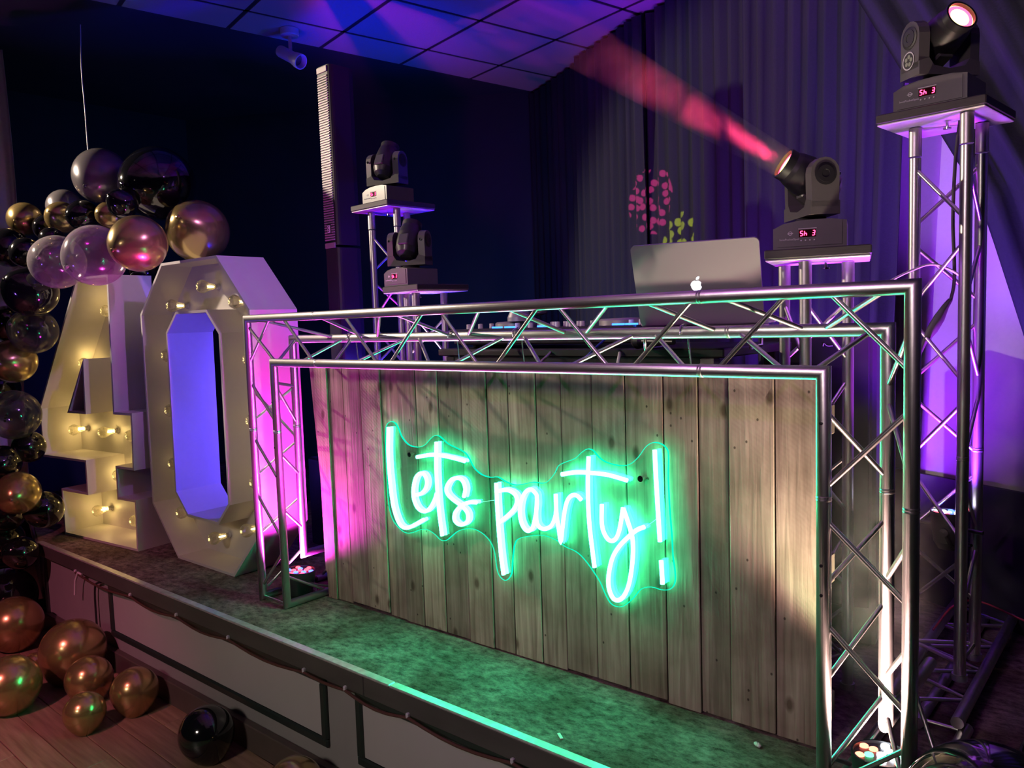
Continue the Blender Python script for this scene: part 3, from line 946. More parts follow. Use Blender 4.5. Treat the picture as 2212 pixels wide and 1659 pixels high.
def bulb(parent, u, z, yp, em):
    """faceted cabaret bulb screwed to the back panel, pointing at the viewer"""
    key = em.name
    rot = Matrix.Rotation(R(90), 3, 'X')
    if key not in bulb_mesh:
        g = MB().lathe([(0.012, .020), (0.0145, .03), (0.018, .052), (0.026, .068), (0.033, .084), (0.0335, .097), (0.026, .111), (0.012, .118), (0, .119)], 12, (0, 0, 0), rot, smooth=False)
        gl = g.build('bulb_globe', BULBG, parent, (u, yp, z))
        s_ = MB().lathe([(0.0, .0), (0.016, .0), (0.016, .008), (0.012, .010), (0.0118, .026)], 14, (0, 0, 0), rot).build('socket', WHITEPL, gl)
        f_ = MB().lathe([(0, .026), (0.0045, .030), (0.006, .045), (0.0045, .062), (0, .066)], 8, (0, 0, 0), rot, sharp=False).build('filament', em, gl)
        bulb_mesh[key] = (gl, s_, f_)
    else:
        gl0, s0, f0 = bulb_mesh[key]
        gl = share(gl0, 'bulb_globe', parent, (u, yp, z))
        share(s0, 'socket', gl); share(f0, 'filament', gl)


def light_number(name, label, loc, rotz, outer, hole, depth, yp, bulbs, em):
    t = thing(name, label, 'letter light', loc, rotz, None)
    mm = MB(); wall_ring(mm, outer, offset_poly(outer, 0.013), 0, depth)
    mm.build('side_wall', LETTER, t)
    mm = MB(); wall_ring(mm, hole, offset_poly(hole, -0.013), 0, depth)
    mm.build('inner_wall', LETTER, t)
    mm = MB(); fill_with_hole(mm, offset_poly(outer, 0.006), offset_poly(hole, -0.006), yp)
    mm.build('back_panel', LETTER, t)
    for u, z in bulbs:
        bulb(t, u, z, yp, em)
    return t


light_number('number_four_light', 'tall white number four lined with bright warm cabaret bulbs', (-2.009, -.096, .001), R(7.27),
             [(.343, 1.5), (-.186, .75), (-.182, .455), (.29, .455), (.287, .278), (.002, .278), (0, 0), (.772, 0), (.786, .284), (.616, .284), (.62, .446), (.788, .446), (.805, .757), (.635, .757), (.668, 1.5)],
             [(.342, 1.006), (.162, .747), (.328, .747)], 0.25, 0.228,
             [(0.378, 1.315), (0.098, 1.013), (-0.075, 0.605), (0.257, 0.607), (0.543, 0.604), (0.379, 0.362), (0.125, 0.125), (0.523, 0.110)], BULB_E)
light_number('number_zero_light', 'tall white octagonal number zero with dim cabaret bulbs', (-.935, .074, .001), R(1.29),
             [(.025, 1.53), (.552, 1.53), (.805, 1.27), (.80, .262), (.54, 0), (0, 0), (-.245, .262), (-.235, 1.28)],
             [(.148, 1.27), (.430, 1.27), (.533, 1.165), (.525, .355), (.420, .252), (.132, .252), (.027, .358), (.042, 1.175)], 0.25, 0.165,
             [(0.28, 1.401), (-0.035, 1.318), (0.565, 1.315), (-0.125, 1.059), (0.660, 1.042), (-0.13, 0.765), (0.655, 0.753), (-0.13, 0.477), (0.655, 0.459), (-0.079, 0.217), (0.24, 0.125), (0.548, 0.211)], BULB_E2)

# ------------------------------------------------------------------ balloons
BAL_M = {}


def balloon(kind, x, y, z, r, label, group=None, tilt=None, name=None):
    mat = {'gold': GOLD, 'black': BLKB, 'grey': GREYB, 'clear': CLEARB, 'smoky': SMOKYB}[kind]
    t = thing(name or 'balloon', label, 'balloon', (x, y, z), 0, group)
    if kind not in BAL_M:
        prof = []
        for k in range(25):
            th = math.pi * k / 24
            rr = math.sin(th); zz_ = -math.cos(th)
            if zz_ < 0:
                zz_ *= 1.0 + 0.16 * (-zz_) ** 3
                rr *= 1 - 0.05 * (-zz_) ** 2
            prof.append((rr, zz_))
        sk = MB().lathe(prof, 40, sharp=False).build('balloon_skin', mat, t)
        kn = MB().lathe([(0.0, -1.13), (0.03, -1.14), (0.045, -1.17), (0.025, -1.2), (0.06, -1.25), (0.075, -1.26), (0.0, -1.25)], 12, sharp=False).build('knot', KNOT if kind in ('clear', 'smoky') else mat, sk)
        BAL_M[kind] = (sk, kn)
    else:
        s0, k0 = BAL_M[kind]
        sk = share(s0, 'balloon_skin', t); share(k0, 'knot', sk)
    if tilt is None:
        tilt = (random.uniform(-2.2, -0.6) + R(180) * 0, random.uniform(-0.6, 0.6), random.uniform(0, 6))
    sk.rotation_euler = tilt
    sk.scale = (r, r, r)
    return t


GG = 'garland balloons'
AWAY = lambda: (R(-90) + random.uniform(-.5, .5), 0, R(40) + random.uniform(-.4, .4))
gar = [
    ('grey', -1.628, 0.110, 2.070, 0.154, 'large smoky grey balloon at the end of the hanging white string'),
    ('black', -1.288, 0.267, 2.000, 0.199, 'largest glossy black balloon at the top of the garland'),
    ('gold', -2.286, -0.085, 1.887, 0.100, 'gold balloon sticking out highest at the garland edge by the pale drape'),
    ('grey', -2.162, 0.098, 1.962, 0.104, 'smoky grey balloon tucked behind a gold one below the string balloon'),
    ('gold', -1.954, 0.003, 1.868, 0.092, 'gold balloon between a grey and a small black balloon below the string balloon'),
    ('black', -1.702, 0.022, 1.855, 0.086, 'small black balloon directly below the large grey balloon'),
    ('gold', -1.534, 0.102, 1.843, 0.077, 'smallest gold balloon peeping out between two small black balloons'),
    ('black', -1.231, 0.044, 1.865, 0.078, 'small black balloon pressed against the largest black balloon'),
    ('gold', -0.764, -0.098, 1.609, 0.133, 'gold balloon hanging in front of the gap between the number tops'),
    ('gold', -0.970, 0.313, 1.714, 0.163, 'rose gold balloon resting on top of the number zero'),
    ('clear', -1.007, -0.201, 1.567, 0.147, 'clear balloon with black confetti in front of the number four top'),
    ('clear', -1.370, -0.246, 1.560, 0.136, 'clear milky balloon beside the confetti balloon over the number four'),
    ('black', -2.186, -0.216, 1.704, 0.113, 'black balloon beside the pale drape below the highest edge gold balloon'),
    ('black', -1.884, -0.225, 1.650, 0.083, 'small black balloon between the milky clear balloon and the drape side'),
    ('black', -2.130, -0.022, 1.826, 0.077, 'small black balloon wedged between two upper gold balloons'),
    ('black', -1.830, -0.103, 1.726, 0.068, 'smallest black balloon just above the milky clear balloon'),
    ('black', -1.575, -0.313, 1.418, 0.134, 'large black balloon in the chain just above a smoky balloon'),
    ('smoky', -1.727, -0.268, 1.213, 0.124, 'smoky see-through balloon above the gold one beside the number four'),
    ('gold', -1.882, -0.329, 1.051, 0.121, 'gold balloon between two smoky balloons beside the number four'),
    ('smoky', -1.794, -0.374, 0.761, 0.134, 'smoky see-through balloon with gold confetti beside the number four'),
    ('black', -1.952, -0.267, 0.557, 0.090, 'small black balloon just below the smoky balloon with gold confetti'),
    ('gold', -1.654, -0.429, 0.355, 0.113, 'dim gold balloon low in the garland just above stage level'),
    ('black', -1.896, -0.420, 0.493, 0.097, None), ('black', -1.563, 0.284, 1.542, 0.086, 'black balloon wedged behind the gold one between the numbers'),
    ('black', -2.169, -0.249, 1.260, 0.108, None), ('black', -2.314, -0.283, 0.878, 0.110, None), ('black', -2.045, -0.388, 0.180, 0.106, None),
    ('black', -1.766, -0.274, 0.221, 0.103, None), ('black', -2.153, -0.384, 0.002, 0.122, None), ('black', -1.880, -0.372, -0.024, 0.092, None)]
for kind, x, y, z, r, lab in gar:
    balloon(kind, x, y, z, r, lab or 'plain black balloon deep in the shadowed garland chain beside the number four', GG, AWAY())
conf = [o for o in col.objects if o.get('label', '').startswith('clear balloon with black')][0]
cdir = Vector((0.656, -0.751, 0.08)); cr = Vector((0.754, 0.656, -0.03)); cu_ = Vector((-0.03, 0.08, 0.996))
for a, b_ in ((-0.078, -0.062), (-0.070, -0.074), (-0.060, -0.088), (-0.055, -0.135)):
    p = (cr * a + cu_ * b_); p = p + cdir * math.sqrt(max(0, .1475 ** 2 - p.length_squared))
    x, y = frame_of(p)
    MB().lathe([(0.0, 0), (0.009, 0.0)], 10, p, Matrix((x, y, p.normalized())).transposed()).build('confetti', pbr('black_confetti', (.006, .006, .006), .4) if 'black_confetti' not in MATS else MATS['black_confetti'], conf)
conf2 = [o for o in col.objects if o.get('label', '').startswith('smoky see-through balloon with gold')][0]
for a, b_ in ((0.035, -0.012), (0.032, -0.028), (0.060, -0.02), (0.04, 0.002)):
    p = (cr * a + cu_ * b_); p = p + cdir * math.sqrt(max(0, .1345 ** 2 - p.length_squared))
    x, y = frame_of(p)
    MB().lathe([(0.0, 0), (0.007, 0.0)], 10, p, Matrix((x, y, p.normalized())).transposed()).build('confetti', GOLD, conf2)
FG = 'balloons on the hall floor'
for kind, x, y, z, r, lab in [
    ('black', -2.25, -0.365, -0.356, 0.173, 'big black balloon on the floor at the dark stage corner'),
    ('gold', -2.62, -0.36, -0.390, 0.139, 'gold balloon on the floor half hidden by the big black corner balloon'),
    ('gold', -1.786, -0.46, -0.382, 0.147, 'upper of the two upright teardrop gold balloons on the floor'),
    ('gold', -0.985, -0.72, -0.398, 0.131, 'teardrop gold balloon with its knot down on the pink lit floor'),
    ('gold', -1.365, -0.50, -0.477, 0.052, 'tiny gold balloon tucked behind the teardrop balloon'),
    ('gold', -1.105, -0.405, -0.376, 0.153, 'largest gold balloon leaning on the stage front'),
    ('gold', -0.812, -0.445, -0.424, 0.105, 'middle gold balloon between the largest and the stage front row'),
    ('gold', -0.518, -0.362, -0.426, 0.103, 'gold balloon close to the baseboard beside the first panel'),
    ('gold', -0.522, -0.575, -0.443, 0.086, 'small gold balloon out on the floor with its knot down'),
    ('black', 0.118, -0.355, -0.421, 0.108, 'single black balloon on the floor against the baseboard'),
    ('gold', 0.715, -0.345, -0.425, 0.104, 'lone gold balloon below the gap between two stage panels')]:
    balloon(kind, x, y, z, r, lab, FG, (random.uniform(-.7, .2), random.uniform(-.4, .4), random.uniform(0, 6)) if 'teardrop' not in lab else (0.15, 0.1, 0))
balloon('black', 2.795, -0.135, 0.170, 0.168, 'big black balloon on the stage in front of the truss foot', 'balloons on the stage', (R(92), 0, R(200)))
balloon('black', 2.94, 0.175, 0.158, 0.155, 'black balloon on the stage between the big black balloon and the tall tower', 'balloons on the stage', (R(92), 0, R(160)))
tag(MB().path(catmull([(-1.917, .17, 2.99), (-1.893, .148, 2.725), (-1.873, .143, 2.51), (-1.848, .134, 2.226), (-1.80, .125, 2.08)], 5), 0.0035, 6).build('string', CABLEW), 'white string hanging from the ceiling to the grey balloon', 'string')


# ------------------------------------------------------------------ stand towers
def tower(label, c, th, top_z, z_sleeve, name='truss_tower', tape=False, z0=0.0):
    t = thing(name, label, 'truss', (c[0], c[1], 0))
    rr = A3 / math.sqrt(3)
    P = [Vector((math.cos(R(th) + k * 2 * math.pi / 3) * rr, math.sin(R(th) + k * 2 * math.pi / 3) * rr, 0)) for k in range(3)]
    for p in P:
        MB().path([p + Vector((0, 0, z0 + TR)), p + Vector((0, 0, top_z - 0.09))], TR, 18).build('chord', ALU, t)
        MB().path([p + Vector((0, 0, top_z - 0.085)), p + Vector((0, 0, top_z))], TR * 1.08, 18).build('sleeve', ALU_D, t)
        if tape:
            MB().path([p + Vector((0, 0, top_z - 0.089)), p + Vector((0, 0, top_z - 0.08))], TR * 1.14, 14).build('tape_wrap', TAPE, t)
        MB().lathe([(TR * 1.3, z0 + 0.001), (TR * 1.3, z0 + TR * 1.2), (0, z0 + TR * 1.2)], 14, p).build('foot', ALU_D, t)
    z = top_z - 0.12
    flip = False
    while z > 0.2:
        for k in range(3):
            a, b_ = P[k], P[(k + 1) % 3]
            if flip:
                a, b_ = b_, a
            brace(t, a + Vector((0, 0, z)), b_ + Vector((0, 0, z - 0.175)))
        z -= 0.235
        flip = not flip
    for k in range(3):
        brace(t, P[k] + Vector((0, 0, 0.12)), P[(k + 1) % 3] + Vector((0, 0, 0.12)))
        if top_z > 1.6:
            collar(t, P[k] + Vector((0, 0, 0.74)), (0, 0, 1))
    return t


def plate(label, c, rotz, z, size=0.29):
    t = thing('mounting_plate', label, 'plate', (c[0], c[1], z), rotz)
    MB().bbox((0, 0, 0.004), (size, size, 0.006), 0.002).build('steel_plate', PLYUND, t)
    MB().bbox((0, 0, 0.021), (size + .006, size + .006, 0.027), 0.003).build('plywood_top', PLYTOP, t)
    MB().lathe([(0.004, -.02), (0.004, 0.001)], 8, (0.02, -0.05, 0)).lathe([(0.0, -.026), (0.011, -.024), (0.011, -.02), (0.0, -.0195)], 10, (0.02, -0.05, 0)).build('wing_bolt', CHROME, t)
    return t


tower('tall triangular truss tower beside the number zero carrying a light facing away', (-.037, .863), 213.1, 1.755, 1.66)
tower('short triangular truss tower behind the booth next to the mixer', (.265, .772), 180.5, 1.328, 1.24)
tower('short triangular truss tower with yellowed tape behind the laptop', (2.185, .594), 159.9, 1.328, 1.24, tape=True)
tower('tall triangular truss tower by the bare white wall', (2.505, .866), 178.8, 1.728, 1.66, z0=0.068)
plate('black topped plate on the tall tower beside the number zero', (-.055, .89), R(-3), 1.757, 0.30)
plate('black topped plate on the short tower next to the mixer', (.27, .79), R(-8), 1.330, 0.29)
plate('black topped plate on the taped short tower behind the laptop', (2.20, .61), R(17), 1.330, 0.28)
plate('black topped plate on the tall tower by the white wall', (2.475, .895), R(-5), 1.730, 0.29)
# lying base truss through the tall tower by the white wall
bt = thing('base_truss', 'short truss lying under the tall tower by the white wall', 'truss', (2.51, .95, 0))
for p, q in (((-.10, -.42, .05), (-.12, .75, .05)), ((.09, -.42, .05), (.075, .75, .05)), ((-.01, -.42, .018), (-.02, .75, .018))):
    MB().path([p, q], TR, 16).build('chord', ALU_D, bt)
for k in range(5):
    y = -.38 + k * .23
    brace(bt, (-.10, y, .05), (.09, y + .12, .05)); brace(bt, (.09, y + .12, .05), (-.10, y + .22, .05))

# ------------------------------------------------------------------ moving heads
SEG = {'S': 'acdfg', 'h': 'cefg', '3': 'abcdg'}


def seven_seg(ch, w, h):
    s = 0.16 * h
    pos = {'a': (0, h / 2, 1), 'd': (0, -h / 2, 1), 'g': (0, 0, 1), 'f': (-w / 2, h / 4, 0), 'b': (w / 2, h / 4, 0), 'e': (-w / 2, -h / 4, 0), 'c': (w / 2, -h / 4, 0)}
    out = []
    for k in SEG[ch]:
        x, z, hor = pos[k]
        out.append((x + z * 0.14, z, (w * .85 if hor else s), (s if hor else h / 2 * .85)))
    return out


def moving_head(label, loc, rotz, aim, lens=None, sticker=False):
    t = thing('moving_head_light', label, 'stage light', loc, rotz, None)
    # base with arched top, front face toward local -Y
    w, dpt, h = 0.20, 0.17, 0.083
    arch = [(-w / 2, 0), (w / 2, 0), (w / 2, h * .90), (w * .30, h * .985), (w * .08, h), (-w * .15, h * .985), (-w * .36, h * .90), (-w / 2, h * .74)]
    mm = MB(); mm.prism(arch, -dpt / 2, dpt / 2)
    base = mm.build('base', GREYPL, t)
    mm = MB(); mm.prism([(u * .88, .008 + z * .86) for u, z in arch], -dpt / 2 - .0025, -dpt / 2)
    fp = mm.build('front_panel', GREYPL, t)
    fy = -dpt / 2 - 0.003
    MB().box((-.005, fy, .044), (.046, .0015, .021)).build('display', SCREEN_BK, fp)
    mm = MB()
    for ch, cx in (('S', -.021), ('h', -.010), ('3', .012)):
        for x, z, sx, sz in seven_seg(ch, .0062, .0135):
            mm.box((cx + x, fy - .0012, .044 + z), (sx, .0008, sz))
    mm.build('led_digits', LED_RED, fp)
    for k in range(4):
        MB().lathe([(0.0022, 0), (0.0022, .0015), (0, .0018)], 8, (-.022 + k * .012, fy, .024), Matrix.Rotation(R(90), 3, 'X')).build('button', PRINTW, fp)
    text_mesh('print', 'InnoPocketSpot', 0.0085, PRINTW, fp, (-.082, fy - .0002, .026), (R(90), 0, 0))
    mm = MB()
    mm.lathe([(0.0045, 0), (0.006, 0)], 12, (-.052, fy - .0004, .046), Matrix.Rotation(R(90), 3, 'X'))
    mm.prism([(-.060, .0445), (-.044, .0450), (-.044, .0470), (-.060, .0465)], fy - .0005, fy - .0002)
    mm.build('emblem', PRINTW, fp)
    MB().box((-.005, fy - .0003, .0575), (.05, .0006, .002)).build('print', PRINTW, fp)
    # yoke + head, aimed
    inv = Matrix.Rotation(-rotz, 3, 'Z')
    a = (inv @ Vector(aim)).normalized()
    pan = math.atan2(a.y, a.x) - R(90)          # local +Y of the yoke points along the aim
    tilt = math.atan2(math.hypot(a.x, a.y), a.z)  # from straight up
    Pm = Matrix.Rotation(pan, 3, 'Z')
    mm = MB()
    mm.lathe([(0.042, .0), (0.045, .006), (0.040, .014), (0.0, .014)], 20, (0, 0, h))
    mm.build('pan_disc', BLACK, t)
    zc = h + 0.118
    yk = None
    prof = []
    for k in range(9):
        th = math.pi * k / 8
        prof.append((math.cos(th), math.sin(th)))
    for s in (-1, 1):
        mm = MB()
        # side cheek: rounded top, in the local YZ plane, extruded in X
        cheek = [(-.042, h + .03), (.042, h + .03)] + [(.045 * c_, zc + .012 + .045 * s_) for c_, s_ in prof]
        n = len(cheek)
        x0, x1 = s * .066, s * .098
        V = [Pm @ Vector((x0, y, z)) for y, z in cheek] + [Pm @ Vector((x1, y * .92, zc + (z - zc) * .96)) for y, z in cheek]
        F = [tuple(range(n)), tuple(range(2 * n - 1, n - 1, -1))] + [(i, n + i, n + (i + 1) % n, (i + 1) % n) for i in range(n)]
        if s > 0:
            F = [tuple(reversed(f)) for f in F]
        mm.add(V, F)
        ck = mm.build('yoke_arm', GREYPL, t)
        rotx = Pm @ Matrix.Rotation(R(90) * s, 3, 'Y')
        MB().lathe([(0.030, .0), (0.032, .003), (0.024, .004), (0.024, .0055), (0.012, .0055), (0.011, .004), (0.0, .004)], 22, Pm @ Vector((s * .097, 0, zc + .008)), rotx).build('pivot_cap', BLACK, ck)
        MB().lathe([(0.006, 0), (0.006, .003), (0, .0035)], 10, Pm @ Vector((s * .082, -.046, zc + .01)), Pm @ Matrix.Rotation(R(90), 3, 'X')).build('bolt', CHROME, ck)
        if sticker and s == (1 if sticker > 0 else -1):
            cpos = Pm @ Vector((s * .0985, -.004, h + .062))
            rx = rotx
            MB().lathe([(0.0, .0008), (0.026, .0008), (0.026, 0)], 26, cpos, rx).build('round_sticker', BLACK, ck)
            MB().lathe([(0.0225, .0014), (0.026, .0014)], 26, cpos, rx).build('sticker_ring', PRINTW, ck)
            mm = MB()
            for q in range(5):
                an = R(90 + 72 * q + 8)
                mm.lathe([(0, .0013), (0.0062, .0013)], 10, cpos + rx @ Vector((math.cos(an) * .0115, math.sin(an) * .0115, 0)), rx)
            mm.build('sticker_print', pbr('sage_print', (.30, .34, .24), .6) if 'sage_print' not in MATS else MATS['sage_print'], ck)
    mm = MB()
    cross = [(-.098, h + .012), (.098, h + .012), (.098, h + .05), (.066, h + .06), (.050, h + .038), (.0, h + .030), (-.050, h + .038), (-.066, h + .06), (-.098, h + .05)]
    n = len(cross)
    V = [Pm @ Vector((x, -.043, z)) for x, z in cross] + [Pm @ Vector((x, .043, z)) for x, z in cross]
    mm.add(V, [tuple(range(n)), tuple(range(2 * n - 1, n - 1, -1))] + [(i, n + i, n + (i + 1) % n, (i + 1) % n) for i in range(n)])
    mm.build('yoke_bridge', GREYPL, t)
    Hm = Pm @ Matrix.Rotation(-tilt, 3, 'X')
    C = Vector((0, 0, zc + .008))
    mm = MB()
    mm.lathe([(0.0, -.088), (0.030, -.086), (0.048, -.070), (0.058, -.045), (0.060, -.01), (0.058, .03), (0.052, .062), (0.047, .075), (0.047, .098), (0.041, .098), (0.041, .088)], 26, C, Hm, smooth=True)
    hd = mm.build('head', BLACK, t)
    MB().lathe([(0.0, .086), (0.042, .086)], 24, C, Hm).build('lens', lens or OFFLENS, hd)
    if lens is not None:
        MB().lathe([(0.040, .0875), (0.0285, .0875)], 24, C, Hm).build('lens_rim', BEAM_R, hd)
    for s in (-1, 1):
        MB().bbox(C + Hm @ Vector((0, s * .058, -.02)), (.05, .012, .055), .004, Hm).build('cooling_vent', GREYPL, hd)
    return t, Vector(loc) + Matrix.Rotation(rotz, 3, 'Z') @ (C + Hm @ Vector((0, 0, .11)))


h1, l1 = moving_head('moving head light on the tall tower beside the number zero, turned away from the hall', (-.055, .86, 1.792), R(-3), (-0.10, 0.40, 0.92))
h2, l2 = moving_head('moving head light on the short tower next to the mixer', (.23, .735, 1.365), R(-8), (-0.16, 0.40, 0.90))
h3, l3 = moving_head('moving head light on the short tower behind the laptop, throwing a red beam', (2.185, .585, 1.365), R(17), (-.62, -.59, .506), BEAM_Y)
h4, l4 = moving_head('moving head light on the tall tower by the white wall, with round sticker', (2.465, .86, 1.765), R(-5), (.707, -.59, .372), BEAM_Y, sticker=1)


def gobo_spot(name, loc, target, color, power, angle, scale, seed, radius=0.004):
    """spotlight shining through a metal pattern disc (round holes)"""
    o = spot(name, loc, target, color, power, angle, 0.06, radius)
    d = o.data
    d.use_nodes = True
    nt = d.node_tree
    em = nt.nodes['Emission']
    N = nt.nodes.new; L = nt.links.new
    tc = N('ShaderNodeTexCoord')
    mp = N('ShaderNodeMapping'); mp.inputs['Location'].default_value = (seed, seed * .7, 0)
    sep = N('ShaderNodeSeparateXYZ'); L(tc.outputs['Normal'], sep.inputs[0])
    dx = N('ShaderNodeMath'); dx.operation = 'DIVIDE'; L(sep.outputs[0], dx.inputs[0]); L(sep.outputs[2], dx.inputs[1])
    dy = N('ShaderNodeMath'); dy.operation = 'DIVIDE'; L(sep.outputs[1], dy.inputs[0]); L(sep.outputs[2], dy.inputs[1])
    cb = N('ShaderNodeCombineXYZ'); L(dx.outputs[0], cb.inputs[0]); L(dy.outputs[0], cb.inputs[1])
    L(cb.outputs[0], mp.inputs[0])
    vo = N('ShaderNodeTexVoronoi'); vo.voronoi_dimensions = '2D'; vo.inputs['Scale'].default_value = scale
    vo.inputs['Randomness'].default_value = 0.75
    L(mp.outputs[0], vo.inputs['Vector'])
    lt = N('ShaderNodeMath'); lt.operation = 'LESS_THAN'; lt.inputs[1].default_value = 0.36
    L(vo.outputs['Distance'], lt.inputs[0])
    L(lt.outputs[0], em.inputs['Strength'])
    return o


gobo_spot('gobo_lamp', (0.7, -2.6, 2.85), (0.555, 2.44, 1.87), (1.0, 0.05, 0.20), 7500, 4.3, 92, 3.1)
gobo_spot('gobo_lamp', (1.3, -2.6, 2.85), (0.80, 2.30, 1.62), (0.80, 0.85, 0.02), 6500, 3.3, 80, 5.7)
beam_dir = Vector((-.62, -.59, .506)).normalized()
spot('beam_lamp', l3, l3 + beam_dir, (1.0, 0.04, 0.16), 120, 15, 0.3, 0.02)

# ------------------------------------------------------------------ LED par cans
def par_can(label, loc, aim, lenses, rad=0.068, ln=0.12):
    t = thing('par_can', label, 'stage light', loc)
    d = Vector(aim).normalized()
    x, y = frame_of(d)
    rot = Matrix((x, y, d)).transposed()
    C = Vector((0, 0, rad * .55 + .02))
    bd = MB().lathe([(0, -ln * .55), (rad * .55, -ln * .55), (rad * .8, -ln * .35), (rad * .96, ln * .2), (rad, ln * .45), (rad, ln * .5), (rad * .93, ln * .5), (rad * .93, ln * .44)], 28, C, rot).build('can', BLACK, t)
    MB().lathe([(0, ln * .44), (rad * .93, ln * .44)], 28, C, rot).build('lens_board', BLACK_M, bd)
    for k, mt in enumerate(lenses):
        if k == 0:
            o2 = Vector((0, 0, 0))
        elif k <= 5:
            an = 2 * math.pi * k / 5 + .3
            o2 = Vector((math.cos(an), math.sin(an), 0)) * rad * .42
        else:
            an = 2 * math.pi * k / (len(lenses) - 6) + .1
            o2 = Vector((math.cos(an), math.sin(an), 0)) * rad * .74
        MB().lathe([(rad * .16, ln * .445), (rad * .15, ln * .48), (rad * .09, ln * .50), (0, ln * .505)], 12, C + rot @ o2, rot).build('led_lens', mt, bd)
    # double bracket
    for s in (-1, 1):
        p0 = C + x * (rad * 1.05 * s)
        MB().path([p0, Vector((p0.x + y.x * .02, p0.y + y.y * .02, .004)), Vector((p0.x * .2 + y.x * .06, p0.y * .2 + y.y * .06, .004))], .005, 8).build('bracket', BLACK_M, t)
        MB().lathe([(0.011, 0), (0.013, .006), (0.013, .014), (0, .015)], 10, p0, Matrix((y, d, x * s)).transposed()).build('clamp_knob', RUBBER, t)
    return t, Vector(loc) + C + d * (ln * .5 + .012)


pl1, q1 = par_can('black LED par can glowing red and blue in the truss foot by the zero', (.093, .128, 0.0), (.03, .04, 1), [PAR_R, PAR_B, PAR_R, PAR_B, PAR_R, PAR_B, PAR_R, PAR_R, PAR_B, PAR_R, PAR_R, PAR_B])
pl2, q2 = par_can('black LED par can with white, green and amber lenses in the other truss foot', (2.521, .128, 0.0), (-.03, .04, 1), [PAR_W, PAR_W, PAR_W, PAR_O, PAR_G, PAR_W, PAR_G, PAR_O, PAR_G, PAR_W, PAR_O, PAR_O])
pl3, q3 = par_can('black LED par can glowing blue white halfway up the tower by the white wall', (2.503, .864, .452), (0, .05, 1), [PAR_W, PAR_W, PAR_B, PAR_W, PAR_W, PAR_B, PAR_R, PAR_W, PAR_R, PAR_B, PAR_W, PAR_R], 0.052, .11)
MB().path([(-.105, .02, .06), (.10, -.04, .06)], .006, 8).build('hook_bar', BLACK_M, pl3)
pl4, q4 = par_can('black LED par can standing blue inside the tall tower beside the zero', (-.037, .863, 0.14), (0.02, 0, 1), [PAR_B] * 12, 0.05, .1)
pl5, q5 = par_can('black LED par can standing inside the short tower next to the mixer', (.265, .772, 0.14), (0.02, 0, 1), [PAR_W] * 12, 0.05, .1)
spot('par_beam', q1, q1 + Vector((.02, .06, 1)), (1.0, 0.03, 0.78), 210, 150, 1.0, 0.05)
spot('par_beam', q2, q2 + Vector((-.04, -.12, 1)), (1.0, 0.60, 0.53), 200, 112, 1.0, 0.05)
spot('par_beam', q2 + Vector((-.03, .02, 0)), q2 + Vector((-.35, .2, 1)), (0.15, 1.0, 0.35), 20, 50, 0.7, 0.02)
spot('par_beam', q3, q3 + Vector((0, .04, 1)), (0.25, 0.03, 1.0), 230, 104, 0.7, 0.05)
spot('par_beam', q3 + Vector((.02, -.02, 0)), q3 + Vector((-.25, -.1, 1)), (1.0, 0.03, 0.8), 60, 70, 0.7, 0.03)
spot('par_beam', q4, q4 + Vector((0, 0, 1)), (0.0, 0.004, 1.0), 300, 80, 0.7, 0.05)
spot('par_beam', q5, q5 + Vector((0, 0, 1)), (1.0, 0.72, 0.85), 130, 24, 0.7, 0.04)

# ------------------------------------------------------------------ column loudspeaker
cs = thing('column_loudspeaker', 'slim tall column loudspeaker with grey slatted grille beside the tall tower', 'loudspeaker', (-.425, .85, 0), R(-2))
cw, cd = .112, .15


def col_body(z0, z1, name, mat):
    mm = MB()
    pr_ = [(-cw / 2, -cd / 2), (cw * .30, -cd / 2)] + [(cw * .30 + .022 * math.sin(R(a)), -cd / 2 + .022 - .022 * math.cos(R(a))) for a in (30, 60, 90)] + [(cw / 2, cd * .3), (cw * .42, cd / 2), (-cw * .42, cd / 2), (-cw / 2, cd * .3)]
    n = len(pr_)
    mm.add([(x, y, z0) for x, y in pr_] + [(x, y, z1) for x, y in pr_], [tuple(range(n - 1, -1, -1)), tuple(range(n, 2 * n))] + [(i, (i + 1) % n, n + (i + 1) % n, n + i) for i in range(n)])
    return mm.build(name, mat, cs)


MB().bbox((0.05, 0.05, .24), (.40, .50, .48), .01).build('subwoofer', BLACK, cs)
col_body(.48, 1.60, 'lower_column', BLACK_M)
arr = col_body(1.615, 2.545, 'array', BLACK_M)
slat = None
k = 0
z = 1.645
while z < 2.50:
    if slat is None:
        slat = MB().bbox((0, 0, 0), (cw * .80, .006, .0085), .002).build('grille_slat', GRILLE, arr, (-cw * .10, -cd / 2 - .002, z))
    else:
        share(slat, 'grille_slat', arr, (-cw * .10, -cd / 2 - .002, z))
    z += 0.0128
MB().bbox((0, 0, 0), (cw * .80, .007, .03), .002).build('end_cap', GRILLE, arr, (-cw * .10, -cd / 2 - .002, 2.525))
MB().bbox((0, 0, 0), (cw * .82, .007, .028), .002).build('end_cap', GRILLE, arr, (-cw * .10, -cd / 2 - .002, 1.615))
bd = MB().bbox((0, 0, 0), (.034, .004, .052), .002).build('badge', BLACK, arr, (-.006, -cd / 2 - .008, 1.70))
MB().bbox((0, -.0025, 0), (.024, .002, .040), .001).build('badge_face', PRINTW, bd)
mm = MB()
mm.path(catmull([(.004, -.0045, .014), (-.005, -.0045, .010), (-.004, -.0045, 0), (.004, -.0045, -.003), (.003, -.0045, -.012), (-.006, -.0045, -.013)], 4), .0016, 6)
mm.build('badge_mark', BLACK, bd)

